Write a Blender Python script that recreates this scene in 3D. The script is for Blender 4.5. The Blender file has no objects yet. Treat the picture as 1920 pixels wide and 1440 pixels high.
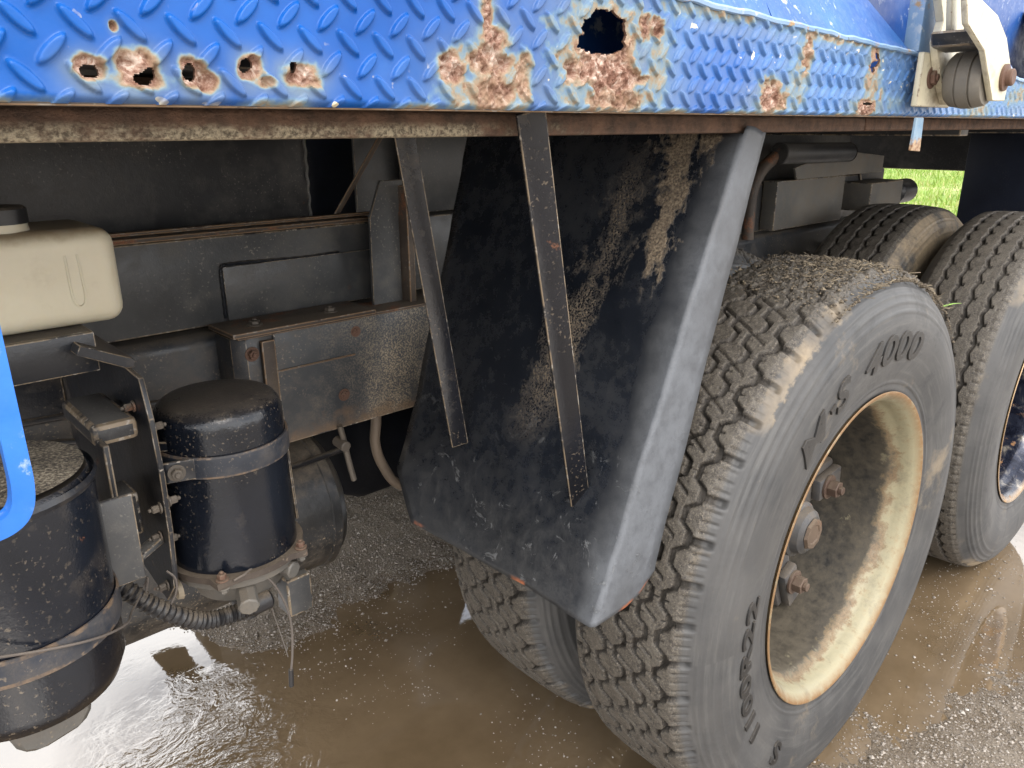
import bpy, bmesh, math, random
import numpy as np
from mathutils import Vector, Matrix
random.seed(7); rng = np.random.default_rng(7)
S = bpy.context.scene
C = S.collection
R = math.radians

# ------------------------------------------------------------------ camera
cd = bpy.data.cameras.new('camera'); cam = bpy.data.objects.new('camera', cd); C.objects.link(cam)
cd.sensor_fit = 'HORIZONTAL'; cd.sensor_width = 36.0; cd.lens = 36.0 * 1438.1 / 1920.0
cd.clip_start = 0.02; cd.clip_end = 2000
YAW, PIT, ROLL = 0.74724, 0.32395, -0.00281
fw = Vector((math.sin(YAW)*math.cos(PIT), math.cos(YAW)*math.cos(PIT), -math.sin(PIT)))
r0 = Vector((math.cos(YAW), -math.sin(YAW), 0)); u0 = r0.cross(fw)
rr = r0*math.cos(ROLL) + u0*math.sin(ROLL); uu = u0*math.cos(ROLL) - r0*math.sin(ROLL)
m = Matrix((rr, uu, -fw)).transposed().to_4x4(); m.translation = Vector((0, 0, 1.3076))
cam.matrix_world = m
S.camera = cam
# ------------------------------------------------------------------ sky and sun
SUN_EL, SUN_AZ = 50.0, -20.0      # azimuth of the sun seen from above, degrees from -Y towards +X
w = bpy.data.worlds.new('World'); S.world = w; w.use_nodes = True
nt = w.node_tree; nt.nodes.clear()
sky = nt.nodes.new('ShaderNodeTexSky'); sky.sky_type = 'NISHITA'; sky.sun_disc = False
sdir = Vector((math.sin(R(SUN_AZ))*math.cos(R(SUN_EL)), -math.cos(R(SUN_AZ))*math.cos(R(SUN_EL)), math.sin(R(SUN_EL))))
sky.sun_elevation = R(SUN_EL); sky.sun_rotation = math.atan2(sdir.x, sdir.y)
sky.air_density = 1.0; sky.dust_density = 4.0; sky.ozone_density = 1.0
tc = nt.nodes.new('ShaderNodeTexCoord')
cn = nt.nodes.new('ShaderNodeTexNoise'); cn.inputs['Scale'].default_value = 2.2; cn.inputs['Detail'].default_value = 6
mp = nt.nodes.new('ShaderNodeMapping'); mp.inputs['Scale'].default_value = (1, 1, 2.2)
nt.links.new(tc.outputs['Generated'], mp.inputs['Vector']); nt.links.new(mp.outputs['Vector'], cn.inputs['Vector'])
cr = nt.nodes.new('ShaderNodeMapRange'); cr.inputs['From Min'].default_value = .30; cr.inputs['From Max'].default_value = .58
nt.links.new(cn.outputs['Fac'], cr.inputs['Value'])
mx = nt.nodes.new('ShaderNodeMix'); mx.data_type = 'RGBA'
mx.inputs[7].default_value = (15.4, 15.3, 15.3, 1)           # thin white cloud
nt.links.new(cr.outputs['Result'], mx.inputs[0]); nt.links.new(sky.outputs['Color'], mx.inputs[6])
bg = nt.nodes.new('ShaderNodeBackground'); bg.inputs['Strength'].default_value = 0.15
wo = nt.nodes.new('ShaderNodeOutputWorld')
nt.links.new(mx.outputs[2], bg.inputs['Color']); nt.links.new(bg.outputs['Background'], wo.inputs['Surface'])
sd = bpy.data.lights.new('sun', 'SUN'); sd.energy = 1.0; sd.angle = R(35); sd.color = (1, .96, .90)
so = bpy.data.objects.new('sun', sd); C.objects.link(so)
so.rotation_euler = (-sdir).to_track_quat('-Z', 'Y').to_euler(); so.location = sdir*20
S.view_settings.view_transform = 'Standard'; S.view_settings.look = 'None'
S.view_settings.exposure = .74; S.view_settings.gamma = 1
S.render.engine = 'CYCLES'
S.cycles.max_bounces = 6; S.cycles.diffuse_bounces = 4; S.cycles.glossy_bounces = 3

# ------------------------------------------------------------------ material helpers
class Mt:
    def __init__(s, name):
        s.m = bpy.data.materials.new(name); s.m.use_nodes = True
        s.t = s.m.node_tree; s.b = s.t.nodes['Principled BSDF']
        s.vec = s.n('ShaderNodeTexCoord').outputs['Object']
    def n(s, ty): return s.t.nodes.new(ty)
    def put(s, sock, v):
        if isinstance(v, bpy.types.NodeSocket): s.t.links.new(v, sock)
        elif isinstance(v, (tuple, list)) and len(v) == 3 and sock.type == 'RGBA': sock.default_value = (*v, 1)
        else: sock.default_value = v
    def noise(s, scale, detail=4, rough=.55, dist=0, vec=None, sc=None):
        x = s.n('ShaderNodeTexNoise'); v = vec or s.vec
        if sc:
            mpn = s.n('ShaderNodeMapping'); mpn.inputs['Scale'].default_value = sc; s.put(mpn.inputs['Vector'], v); v = mpn.outputs['Vector']
        s.put(x.inputs['Vector'], v); x.inputs['Scale'].default_value = scale; x.inputs['Detail'].default_value = detail
        x.inputs['Roughness'].default_value = rough; x.inputs['Distortion'].default_value = dist
        return x.outputs['Fac']
    def rng(s, f, a, b, c=0., d=1., smooth=False):
        x = s.n('ShaderNodeMapRange'); s.put(x.inputs['Value'], f)
        x.inputs['From Min'].default_value = a; x.inputs['From Max'].default_value = b; x.inputs['To Min'].default_value = c; x.inputs['To Max'].default_value = d
        if smooth: x.interpolation_type = 'SMOOTHSTEP'
        return x.outputs['Result']
    def ma(s, op, a, b=0.):
        x = s.n('ShaderNodeMath'); x.operation = op; s.put(x.inputs[0], a); s.put(x.inputs[1], b); x.use_clamp = False
        return x.outputs[0]
    def mix(s, f, a, b):
        x = s.n('ShaderNodeMix'); x.data_type = 'RGBA'; s.put(x.inputs[0], f); s.put(x.inputs[6], a); s.put(x.inputs[7], b)
        return x.outputs[2]
    def ramp(s, f, st):
        x = s.n('ShaderNodeValToRGB'); s.put(x.inputs[0], f); e = x.color_ramp.elements
        while len(e) < len(st): e.new(.5)
        for k, (p, c) in enumerate(st): e[k].position = p; e[k].color = (*c, 1)
        return x.outputs['Color']
    def attr(s, name):
        x = s.n('ShaderNodeAttribute'); x.attribute_name = name; return x.outputs['Fac']
    def sep(s, v):
        x = s.n('ShaderNodeSeparateXYZ'); s.put(x.inputs[0], v); return x.outputs
    def nrm(s): return s.sep(s.n('ShaderNodeNewGeometry').outputs['Normal'])
    def bump(s, h, st=.3, dist=.002, prev=None):
        x = s.n('ShaderNodeBump'); s.put(x.inputs['Height'], h); s.put(x.inputs['Strength'], st); x.inputs['Distance'].default_value = dist
        if prev: s.put(x.inputs['Normal'], prev)
        return x.outputs['Normal']
    def out(s, col=None, rough=None, metal=None, normal=None, **k):
        for nm, v in (('Base Color', col), ('Roughness', rough), ('Metallic', metal), ('Normal', normal)):
            if v is not None: s.put(s.b.inputs[nm], v)
        for kk, v in k.items(): s.put(s.b.inputs[kk.replace('_', ' ')], v)
        return s.m

DUST = (.185, .148, .105)
RUST = (.16, .065, .03)
def grimy(name, base, rough=.4, dust=.5, rust=.3, speck=.4, dustcol=DUST, rustcol=RUST, scale=1., up=.6, metal=0., streak=0., spec=.5, splash=None):
    """painted steel with settled dust, dried splashes and rust"""
    M = Mt(name)
    big = M.noise(5*scale, 8, .6); fine = M.noise(38*scale, 6, .6); grain = M.noise(420, 3, .6)
    col = M.mix(M.rng(big, .35, .65), tuple(c*.75 for c in base), tuple(min(1, c*1.3) for c in base))
    # dust film
    d = M.rng(M.ma('ADD', M.ma('MULTIPLY', big, .6), M.ma('MULTIPLY', fine, .4)), .62-.30*dust, .80-.22*dust, 0, .30+.55*dust)
    if up: d = M.ma('MAXIMUM', d, M.rng(M.ma('ADD', M.nrm()['Z'], M.rng(fine, .3, .7, -.2, .2)), .45, .95, 0, up))
    if streak: d = M.ma('MAXIMUM', d, M.rng(M.noise(16, 6, .65, sc=(1, 1, .12)), .52, .72, 0, streak))
    d = M.ma('MULTIPLY', d, M.rng(grain, .30, .62, .45, 1.))
    col = M.mix(d, col, dustcol)
    # dried splash specks
    if speck:
        sp = M.ma('MULTIPLY', M.rng(M.noise(230, 2, .5), .62, .70), M.rng(M.noise(9, 5), .45, .65, 0, speck))
        col = M.mix(sp, col, tuple(c*1.5 for c in dustcol))
    if splash:
        X, Y, Z = M.sep(M.vec)
        sm_ = M.rng(M.ma('ADD', X, M.rng(big, .3, .7, -.10, .10)), splash[0], splash[1], 0, .85)
        sm_ = M.ma('MULTIPLY', sm_, M.rng(M.noise(20, 6, .65, .4, sc=(1, 1, .25)), .36, .56, .15, 1.))
        sm_ = M.ma('MULTIPLY', sm_, M.rng(M.noise(300, 3, .6), .44, .58))
        col = M.mix(sm_, col, M.mix(M.rng(grain, .35, .65), (.14, .11, .075), (.42, .35, .25)))
        low = M.rng(M.ma('ADD', Z, M.rng(fine, .3, .7, -.02, .02)), .815, .785, 0, .7)
        col = M.mix(low, col, (.15, .095, .055))
    rf = M.rng(M.noise(11*scale, 12, .68, .3), .70-.20*rust, .78-.18*rust) if rust else 0.
    if rust:
        rc = M.mix(M.rng(grain, .35, .65), tuple(c*.55 for c in rustcol), tuple(min(1, c*1.9) for c in rustcol))
        col = M.mix(rf, col, rc)
    rg = M.ma('MAXIMUM', M.rng(d, 0, .7, rough, .9), M.ma('MULTIPLY', rf, .85) if rust else 0.)
    h = M.ma('ADD', M.ma('MULTIPLY', M.noise(60, 5), .6), M.ma('ADD', M.ma('MULTIPLY', grain, .25), M.ma('MULTIPLY', d, .5)))
    return M.out(col, rg, metal, M.bump(h, .35, .0025), Specular_IOR_Level=spec)

M_black = grimy('black_paint', (.010, .012, .017), .30, .30, .16, .5, up=.5)
M_blackglossy = grimy('black_gloss_paint', (.007, .009, .014), .13, .20, .08, .45, up=.32)
M_frame = grimy('chassis_paint', (.032, .036, .043), .32, .55, .28, .8, streak=.3)
M_frame2 = grimy('subframe_paint', (.060, .062, .065), .34, .55, .16, .8, dustcol=(.17, .155, .13))
M_rusty = grimy('rusty_steel', (.055, .042, .034), .6, .5, .75, .5)
GREYDUST = (.155, .145, .13)
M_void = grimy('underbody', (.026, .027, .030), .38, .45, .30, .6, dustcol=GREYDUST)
M_deep = grimy('dull_black_tank', (.004, .005, .008), .6, .02, .0, .05, up=0, spec=.12)  # even dull black over the whole tank
M_blueblack = grimy('navy_black_paint', (.012, .016, .030), .38, .18, .08, .3)
M_bolt = grimy('bolt_steel', (.11, .095, .08), .5, .5, .5, .4, metal=.2)
M_boltrust = grimy('rusted_bolt', (.115, .062, .042), .7, .35, .5, .3)
M_cable = grimy('cable_sleeve', (.10, .085, .075), .6, .4, .0, .0)
M_hose = grimy('black_rubber_hose', (.012, .012, .014), .4, .3, .0, .3)
M_pipe = grimy('brown_pipe', (.16, .125, .095), .5, .4, .3, .3)
M_creamhose = grimy('cream_hose', (.32, .27, .20), .6, .4, .1, .3)
M_alu = grimy('cast_alloy', (.13, .125, .115), .5, .7, .4, .6, metal=.2)
M_strut = grimy('strut_paint', (.008, .009, .013), .25, .22, .30, .6, up=0, scale=1.6)
M_hanger = grimy('splashed_chassis_paint', (.036, .041, .048), .34, .5, .30, .8, splash=(.60, .80))
M_frame3 = grimy('lit_dusty_beam', (.12, .115, .105), .6, .7, .15, .5)  # dusty rear beams, base paled to paint in light from the far side
M_band = grimy('strap_paint', (.022, .027, .038), .4, .5, .3, .5)
M_drum = grimy('sandy_tank_paint', (.016, .017, .019), .3, .5, .25, .8, scale=1.5, up=.8)
def edge_mat(name, paint, bare, dust, amt=.62):
    M = Mt(name); n1_ = M.noise(28, 6, .65); n2_ = M.noise(120, 4, .6)
    col = M.mix(M.rng(n1_, .72-.5*amt, .82-.5*amt), paint, dust)
    col = M.mix(M.rng(n2_, .56, .62), col, bare)
    return M.out(col, M.rng(n2_, .4, .6, .6, .4), .0, M.bump(n2_, .4, .002))
E1 = edge_mat('worn_black_edge', (.03, .03, .033), (.30, .27, .23), (.20, .155, .105))
E2 = edge_mat('worn_rusty_edge', (.06, .04, .03), (.26, .22, .18), (.22, .14, .08), .8)
E3 = edge_mat('worn_ivory_edge', (.42, .38, .27), (.22, .17, .12), (.50, .45, .34))
EDGE = {}
for k_ in ('black_paint', 'black_gloss_paint', 'chassis_paint', 'subframe_paint', 'underbody', 'splashed_chassis_paint', 'lit_dusty_beam', 'strap_paint', 'sandy_tank_paint', 'strut_paint'): EDGE[k_] = E1
EDGE['rusty_steel'] = E2; EDGE['strap_paint'] = edge_mat('rubbed_strap_edge', (.045, .045, .05), (.16, .12, .09), (.15, .105, .07), .5); EDGE['ivory_painted_steel'] = E3

def m_blue():
    M = Mt('weathered_blue_paint')
    ru = M.attr('rust')
    big = M.noise(7, 6, .6); fine = M.noise(70, 6, .65); grain = M.noise(520, 3, .6)
    X, Y, Z = M.sep(M.vec)
    fade = M.ma('MULTIPLY', M.rng(M.ma('ADD', X, M.rng(big, .3, .7, -.3, .3)), .42, 1.05), M.rng(fine, .3, .65, .35, .8))
    blue = M.mix(M.rng(big, .35, .65), (.006, .072, .31), (.010, .100, .39))
    blue = M.mix(fade, blue, (.13, .25, .46))
    blue = M.mix(M.ma('MULTIPLY', M.attr('stain'), M.rng(fine, .3, .6, .75, 1.)), blue, (.17, .215, .215))
    chips = M.ma('MULTIPLY', M.rng(M.noise(95, 2, .4), .70, .72), M.rng(M.noise(12, 4), .50, .58))
    blue = M.mix(chips, blue, (.62, .56, .40))
    f = M.ma('ADD', ru, M.ma('MULTIPLY', M.rng(fine, .3, .7, -.5, .5), M.rng(ru, .02, .45, 0, .30)))
    rc = M.ramp(M.noise(75, 9, .75, .8), [(.32, (.05, .022, .016)), (.42, (.16, .08, .056)), (.52, (.30, .19, .145)), (.62, (.50, .41, .35))])
    col = M.mix(M.rng(f, .20, .40), blue, (.15, .25, .34))
    col = M.mix(M.rng(f, .30, .50), col, (.25, .245, .19))
    col = M.mix(M.rng(f, .40, .60), col, (.28, .195, .125))
    col = M.mix(M.rng(f, .46, .78), col, rc)
    rough = M.rng(f, .12, .45, .17, .92)
    rough = M.ma('ADD', rough, M.ma('MULTIPLY', fade, .2))
    h = M.ma('ADD', M.ma('MULTIPLY', M.noise(180, 4), M.rng(f, .1, .5, .25, 1.)), M.ma('MULTIPLY', grain, .15))
    return M.out(col, rough, 0., M.bump(h, M.rng(f, .2, .6, .12, .8), .002), Specular_IOR_Level=.22)
M_deckblue = m_blue()
def m_bluep(name, a, b, rust=.2):
    M = Mt(name)
    big = M.noise(6, 8, .65); fine = M.noise(55, 6, .65)
    col = M.mix(M.rng(big, .35, .65), a, b)
    col = M.mix(M.ma('MULTIPLY', M.rng(fine, .56, .64), M.rng(M.noise(14, 6), .42, .6, 0, .75)), col, (.62, .66, .66))
    col = M.mix(M.rng(M.noise(17, 10, .7), .72-.1*rust, .77-.1*rust), col, (.40, .27, .15))
    return M.out(col, M.rng(fine, .3, .7, .28, .6), 0., M.bump(fine, .2, .002))
M_bluebody = m_bluep('blue_body_paint', (.010, .075, .30), (.028, .14, .40))
M_bluedark = m_bluep('deep_blue_body_paint', (.008, .055, .24), (.018, .09, .32))
M_bluelight = m_bluep('chalky_blue_paint', (.14, .28, .50), (.28, .40, .56), 1.6)
M_bluehoop = m_bluep('bright_blue_paint', (.012, .10, .44), (.025, .16, .56), .9)

def m_plastic():
    M = Mt('aged_cream_plastic')
    big = M.noise(6, 6, .6); f = M.noise(60, 5)
    col = M.mix(M.rng(big, .35, .65), (.50, .45, .34), (.60, .555, .43))
    dirt = M.ma('MAXIMUM', M.rng(M.ma('ADD', M.nrm()['Z'], M.rng(f, .3, .7, -.15, .15)), .35, .9, 0, .8), M.rng(M.noise(7, 8, .7), .56, .80, 0, .5))
    col = M.mix(dirt, col, (.22, .155, .085))
    return M.out(col, .42, 0., M.bump(f, .1, .002), Subsurface_Weight=.3, Subsurface_Radius=(.02, .014, .008), Subsurface_Scale=.4)
M_plastic = m_plastic()

def m_mudguard():
    M = Mt('mudguard_sheet')
    big = M.noise(4.5, 8, .62); fine = M.noise(45, 8, .65); grain = M.noise(400, 3, .6)
    X, Y, Z = M.sep(M.vec)
    col = M.mix(M.rng(big, .35, .65), (.006, .008, .012), (.014, .017, .024))
    # dried road spray: a ragged band running down the sheet, caked at the top
    st = M.noise(13, 9, .7, .6, sc=(1, 1.3, .30)); rag = M.rng(M.ma('ADD', M.ma('MULTIPLY', st, .6), M.ma('MULTIPLY', fine, .4)), .3, .7, -.05, .05)
    hw = M.ma('MULTIPLY', M.ma('SUBTRACT', Z, 1.08), .21)
    bA = M.rng(M.ma('ADD', M.ma('SUBTRACT', hw, M.ma('ABSOLUTE', M.ma('SUBTRACT', Y, .650))), rag), .0, .014)
    bA = M.ma('MULTIPLY', bA, M.rng(Z, 1.07, 1.12))
    cyB = M.ma('ADD', .728, M.ma('MULTIPLY', M.ma('MAXIMUM', M.ma('SUBTRACT', 1.17, Z), 0.), .20))
    bB = M.rng(M.ma('ADD', M.ma('SUBTRACT', .030, M.ma('ABSOLUTE', M.ma('SUBTRACT', Y, cyB))), M.ma('MULTIPLY', rag, 1.3)), -.010, .030, 0, .9)
    bB = M.ma('MULTIPLY', M.ma('MULTIPLY', bB, M.rng(M.noise(330, 3, .6), .44, .56)), M.ma('MULTIPLY', M.rng(Z, .84, .96), M.rng(Z, 1.29, 1.18)))
    band = M.ma('MAXIMUM', bA, bB)
    low = M.rng(M.ma('ADD', M.ma('MULTIPLY', Z, -.9), M.ma('MULTIPLY', fine, .55)), -.52, -.30, 0, .42)
    film = M.rng(M.ma('ADD', M.ma('MULTIPLY', big, .55), M.ma('MULTIPLY', fine, .45)), .47, .70, 0, .48)
    m1 = M.ma('MULTIPLY', M.ma('MAXIMUM', film, low), M.rng(grain, .30, .65, .3, 1.))
    flange_sheen = M.rng(M.ma('ADD', Y, M.rng(big, .3, .7, -.025, .025)), .625, .572, 0, .85)  # dusty outer flange, its pale sky sheen painted into the colour
    m1 = M.ma('MAXIMUM', m1, M.ma('MULTIPLY', flange_sheen, M.rng(M.ma('ADD', fine, M.ma('MULTIPLY', grain, .5)), .48, .85, .55, 1.)))
    col = M.mix(m1, col, M.mix(flange_sheen, (.085, .085, .082), (.135, .148, .168)))
    cake = M.ma('MULTIPLY', band, M.rng(grain, .25, .55, .35, 1.))
    col = M.mix(cake, col, M.mix(M.rng(M.noise(260, 3), .35, .65), (.09, .065, .045), (.30, .24, .165)))
    # scraped shiny chips
    ch = M.ma('MULTIPLY', M.rng(M.noise(26, 10, .75, .8), .60, .63), M.rng(Z, .95, .75))
    col = M.mix(M.ma('MULTIPLY', ch, .5), col, (.20, .21, .22))
    # bare orange metal along the bottom edge
    edge = M.ma('MULTIPLY', M.rng(M.attr('edge'), .5, .9), M.rng(M.noise(14, 3), .54, .60))
    col = M.mix(edge, col, (.48, .16, .07))
    rg = M.rng(M.ma('ADD', M.ma('MULTIPLY', m1, M.rng(flange_sheen, 0, 1, 1., .45)), cake), 0, .7, .22, .85)
    h = M.ma('ADD', M.ma('MULTIPLY', cake, M.noise(220, 4)), M.ma('ADD', M.ma('MULTIPLY', fine, .3), M.ma('MULTIPLY', ch, .3)))
    return M.out(col, rg, 0., M.bump(h, .7, .004), Specular_IOR_Level=.6)
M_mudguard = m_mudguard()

def m_tyre(name, tan=.5, lo=.58):
    M = Mt(name)
    tr = M.attr('tread')          # 1 on the tread, 0 on the sidewall
    big = M.noise(6, 6, .6); fine = M.noise(55, 6, .65); grain = M.noise(480, 3, .65); pep = M.noise(260, 2, .6)
    rub = M.mix(M.rng(big, .35, .65), (.038, .039, .041), (.070, .069, .068))
    # tread: ground-in grit
    grit = M.ramp(M.ma('ADD', M.ma('MULTIPLY', grain, .6), M.ma('MULTIPLY', pep, .4)), [(.36, (.010, .009, .0085)), (.48, (.048, .042, .036)), (.58, (.10, .086, .068)), (.68, (.24, .21, .17))])
    col = M.mix(tr, rub, grit)
    # pale dry dust rubbed onto the block tops, darker in the grooves
    gr_ = M.attr('groove')
    col = M.mix(M.ma('MULTIPLY', M.ma('MULTIPLY', tr, M.rng(gr_, .05, .3, 1., 0.)), M.rng(fine, .38, .62, .05, .5)), col, (.135, .12, .098))
    col = M.mix(M.ma('MULTIPLY', M.rng(gr_, .25, .8), .8), col, (.022, .018, .014))
    # clay on the shoulder and in patches of the sidewall
    sh = M.attr('shoulder')
    cl = M.ma('MAXIMUM', M.ma('MULTIPLY', M.rng(M.ma('ADD', sh, M.rng(fine, .3, .7, -.35, .35)), .45, .70), M.rng(M.noise(3.3, 5), .50, .62)),
              M.ma('MULTIPLY', M.rng(M.noise(4.2, 10, .72), lo, lo+.10), M.rng(tr, .2, .6, tan, 0)))
    col = M.mix(cl, col, M.mix(M.rng(fine, .3, .7), (.20, .155, .10), (.34, .27, .18)))
    # scuffs that run round the sidewall
    X, Y, Z = M.sep(M.vec)
    ra = M.ma('SQRT', M.ma('ADD', M.ma('MULTIPLY', X, X), M.ma('MULTIPLY', Z, Z))); an_ = M.ma('ARCTAN2', Z, X)
    cv_ = M.n('ShaderNodeCombineXYZ'); M.put(cv_.inputs[0], M.ma('MULTIPLY', an_, 1.2)); M.put(cv_.inputs[1], M.ma('MULTIPLY', ra, 42.))
    sc_ = M.ma('MULTIPLY', M.rng(M.noise(2.2, 8, .7, vec=cv_.outputs[0]), .50, .72, 0, .55), M.rng(tr, 0, .5, 1, 0))
    col = M.mix(sc_, col, (.122, .119, .112))
    wet = M.rng(M.noise(5.5, 6, .7, .6), .5, .64)
    rough = M.mix(wet, (.55, .55, .55), (.80, .80, .80))
    h = M.ma('ADD', M.ma('MULTIPLY', grain, M.rng(tr, 0, 1, .10, .8)), M.ma('MULTIPLY', fine, .5))
    return M.out(col, rough, 0., M.bump(h, M.rng(tr, 0, 1, .18, .7), .003))
M_tyre = m_tyre('worn_tyre_rubber'); M_tyre2 = m_tyre('ribbed_tyre_rubber', .35)
M_letter = grimy('moulded_lettering', (.016, .0155, .0155), .45, .08, 0, .2, scale=3., up=.2)

def m_rim(name, cream, lip):
    M = Mt(name)
    X, Y, Z = M.sep(M.vec)
    big = M.noise(7, 8, .66); fine = M.noise(50, 8, .68); grain = M.noise(300, 3)
    a = M.ma('ADD', Y, M.rng(M.ma('ADD', M.ma('MULTIPLY', big, .6), M.ma('MULTIPLY', fine, .4)), .3, .7, -.03, .03))
    old = M.mix(M.rng(fine, .3, .7), tuple(c*.8 for c in cream), cream)
    rc = M.mix(M.rng(grain, .3, .7), (.10, .05, .022), (.27, .145, .065))
    col = M.mix(M.ma('MULTIPLY', M.rng(fine, .54, .70), .45), old, rc)
    col = M.mix(M.rng(M.noise(9, 9, .75, .5), .50, .66, 0, .65), col, (.12, .10, .07))
    grime = M.mix(M.rng(M.ma('ADD', M.ma('MULTIPLY', fine, .5), M.ma('MULTIPLY', M.noise(4, 6), .5)), .38, .62), (.022, .022, .022), (.085, .072, .052))
    patch = M.rng(M.noise(7, 8, .7), .63, .68, 0, .6)
    col = M.mix(M.ma('MULTIPLY', M.rng(a, .034, .062), M.ma('SUBTRACT', 1., patch)), col, grime)
    col = M.mix(M.rng(M.ma('ABSOLUTE', M.ma('SUBTRACT', a, .046)), .014, .002, 0, .45), col, rc)
    col = M.mix(M.ma('MULTIPLY', M.attr('lip'), M.rng(fine, .30, .50, .3, 1.)), col, lip)
    return M.out(col, M.rng(fine, .3, .7, .38, .75), 0., M.bump(M.ma('ADD', fine, M.ma('MULTIPLY', grain, .4)), .3, .002))
M_rim = m_rim('cream_rim_paint', (.33, .30, .195), (.20, .115, .05))
def m_rim2():
    M = Mt('flaking_chrome_rim')
    fl = M.noise(16, 9, .7, .5); f2 = M.noise(11, 8, .7, .3)
    col = M.ramp(fl, [(.40, (.008, .010, .020)), (.52, (.025, .03, .05)), (.60, (.16, .15, .14)), (.70, (.42, .38, .32))])
    rs = M.rng(f2, .56, .60)
    col = M.mix(rs, col, (.20, .10, .04))
    col = M.mix(M.attr('lip'), col, (.36, .24, .13))
    return M.out(col, M.ma('ADD', .16, M.ma('MULTIPLY', rs, .6)), M.ma('SUBTRACT', .5, M.ma('MULTIPLY', rs, .5)), M.bump(fl, .4, .004))
M_rim2 = m_rim2()
M_nut = grimy('greasy_rusted_nut', (.075, .048, .036), .55, .4, .4, .3)
M_hub = grimy('greasy_hub_iron', (.055, .055, .058), .45, .55, .35, .3)
M_hubend = grimy('hub_end_rust', (.10, .068, .046), .65, .4, .6, .3)
M_clevis = None
def m_clevis():
    M = Mt('ivory_painted_steel')
    big = M.noise(9, 7, .65); fine = M.noise(70, 6, .66)
    col = M.mix(M.rng(big, .35, .65), (.52, .47, .33), (.70, .66, .52))
    col = M.mix(M.ma('MULTIPLY', M.rng(M.ma('ADD', big, M.ma('MULTIPLY', fine, .4)), .70, .86), .7), col, (.22, .17, .11))
    return M.out(col, .45, 0., M.bump(fine, .2, .002))
M_clevis = m_clevis()
M_roller = grimy('worn_roller_rubber', (.17, .155, .13), .6, .6, .1, .3)

def m_ground():
    M = Mt('wet_gravel_ground')
    X, Y, Z = M.sep(M.vec)
    g1 = M.noise(160, 4, .65); g2 = M.noise(420, 3, .6); g0 = M.noise(30, 6, .6)
    col = M.ramp(M.ma('ADD', M.ma('MULTIPLY', g1, .55), M.ma('MULTIPLY', g2, .45)), [(.34, (.12, .10, .08)), (.45, (.27, .235, .19)), (.55, (.38, .34, .285)), (.66, (.52, .48, .43))])
    col = M.mix(M.rng(g0, .35, .7, 0, .45), col, (.24, .195, .145))
    wet = M.rng(M.ma('ADD', Z, M.rng(g0, .3, .7, -.010, .010)), .004, .034)
    dark = M.mix(wet, (.50, .44, .37), (1., .97, .93))
    mlt = M.n('ShaderNodeMix'); mlt.data_type = 'RGBA'; mlt.blend_type = 'MULTIPLY'; mlt.inputs[0].default_value = 1.
    M.put(mlt.inputs[6], col); M.put(mlt.inputs[7], dark)
    return M.out(mlt.outputs[2], M.rng(wet, 0, 1, .18, .7), 0., M.bump(M.ma('ADD', g1, M.ma('MULTIPLY', g2, .6)), .9, .008))
M_ground = m_ground()
def m_water():
    M = Mt('muddy_water')
    X, Y, Z = M.sep(M.vec)
    col = M.mix(M.rng(M.noise(3.5, 6, .6), .35, .65), (.125, .088, .050), (.19, .138, .084))
    # small wind and drip ripples, strongest by the end of the tank
    dx = M.ma('SUBTRACT', X, .42); dy = M.ma('SUBTRACT', Y, 1.42)
    dd = M.ma('SQRT', M.ma('ADD', M.ma('MULTIPLY', dx, dx), M.ma('MULTIPLY', dy, dy)))
    rip = M.rng(M.ma('ADD', dd, M.rng(M.noise(7, 4), .3, .7, -.12, .12)), .12, .36, 1., .035)
    h = M.ma('ADD', M.ma('MULTIPLY', M.noise(30, 3, .5, 1.2, sc=(1, 1.6, 1)), .7), M.ma('MULTIPLY', M.noise(10, 4, .55, 1.0), 2.0))
    return M.out(col, .02, 0., M.bump(h, M.ma('MULTIPLY', rip, .24), .012), IOR=2.6, Specular_IOR_Level=.5)
M_water = m_water()
def m_pebble():
    M = Mt('pebbles')
    oi = M.attr('tone')
    col = M.ramp(oi, [(0, (.09, .075, .06)), (.5, (.28, .245, .21)), (.85, (.42, .385, .34)), (1, (.65, .62, .58))])
    return M.out(col, .6)
M_pebble = m_pebble()
def m_grass():
    M = Mt('grass_blades')
    col = M.ramp(M.noise(2.2, 5, .6), [(.35, (.14, .26, .03)), (.55, (.24, .34, .06)), (.70, (.42, .36, .16))])
    return M.out(col, .6)
M_grass = m_grass()
def m_field():
    M = Mt('grass_field')
    n1 = M.noise(.9, 6, .65); n2 = M.noise(14, 5, .7)
    col = M.ramp(M.ma('ADD', M.ma('MULTIPLY', n1, .6), M.ma('MULTIPLY', n2, .4)), [(.40, (.14, .24, .03)), (.50, (.22, .32, .06)), (.58, (.40, .36, .17)), (.66, (.26, .33, .08))])
    return M.out(col, .9, 0., M.bump(n2, .8, .05))
M_field = m_field()
M_straw = Mt('dry_straw_and_soil').out((.24, .18, .105), .9)
def _st():
    M = Mt('mud_and_straw'); t = M.attr('tone')
    return M.out(M.ramp(t, [(0, (.05, .040, .030)), (.5, (.13, .105, .075)), (1, (.25, .205, .14))]), .9)
M_straw = _st()
M_blade = Mt('green_blade').out((.16, .30, .03), .5)

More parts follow.
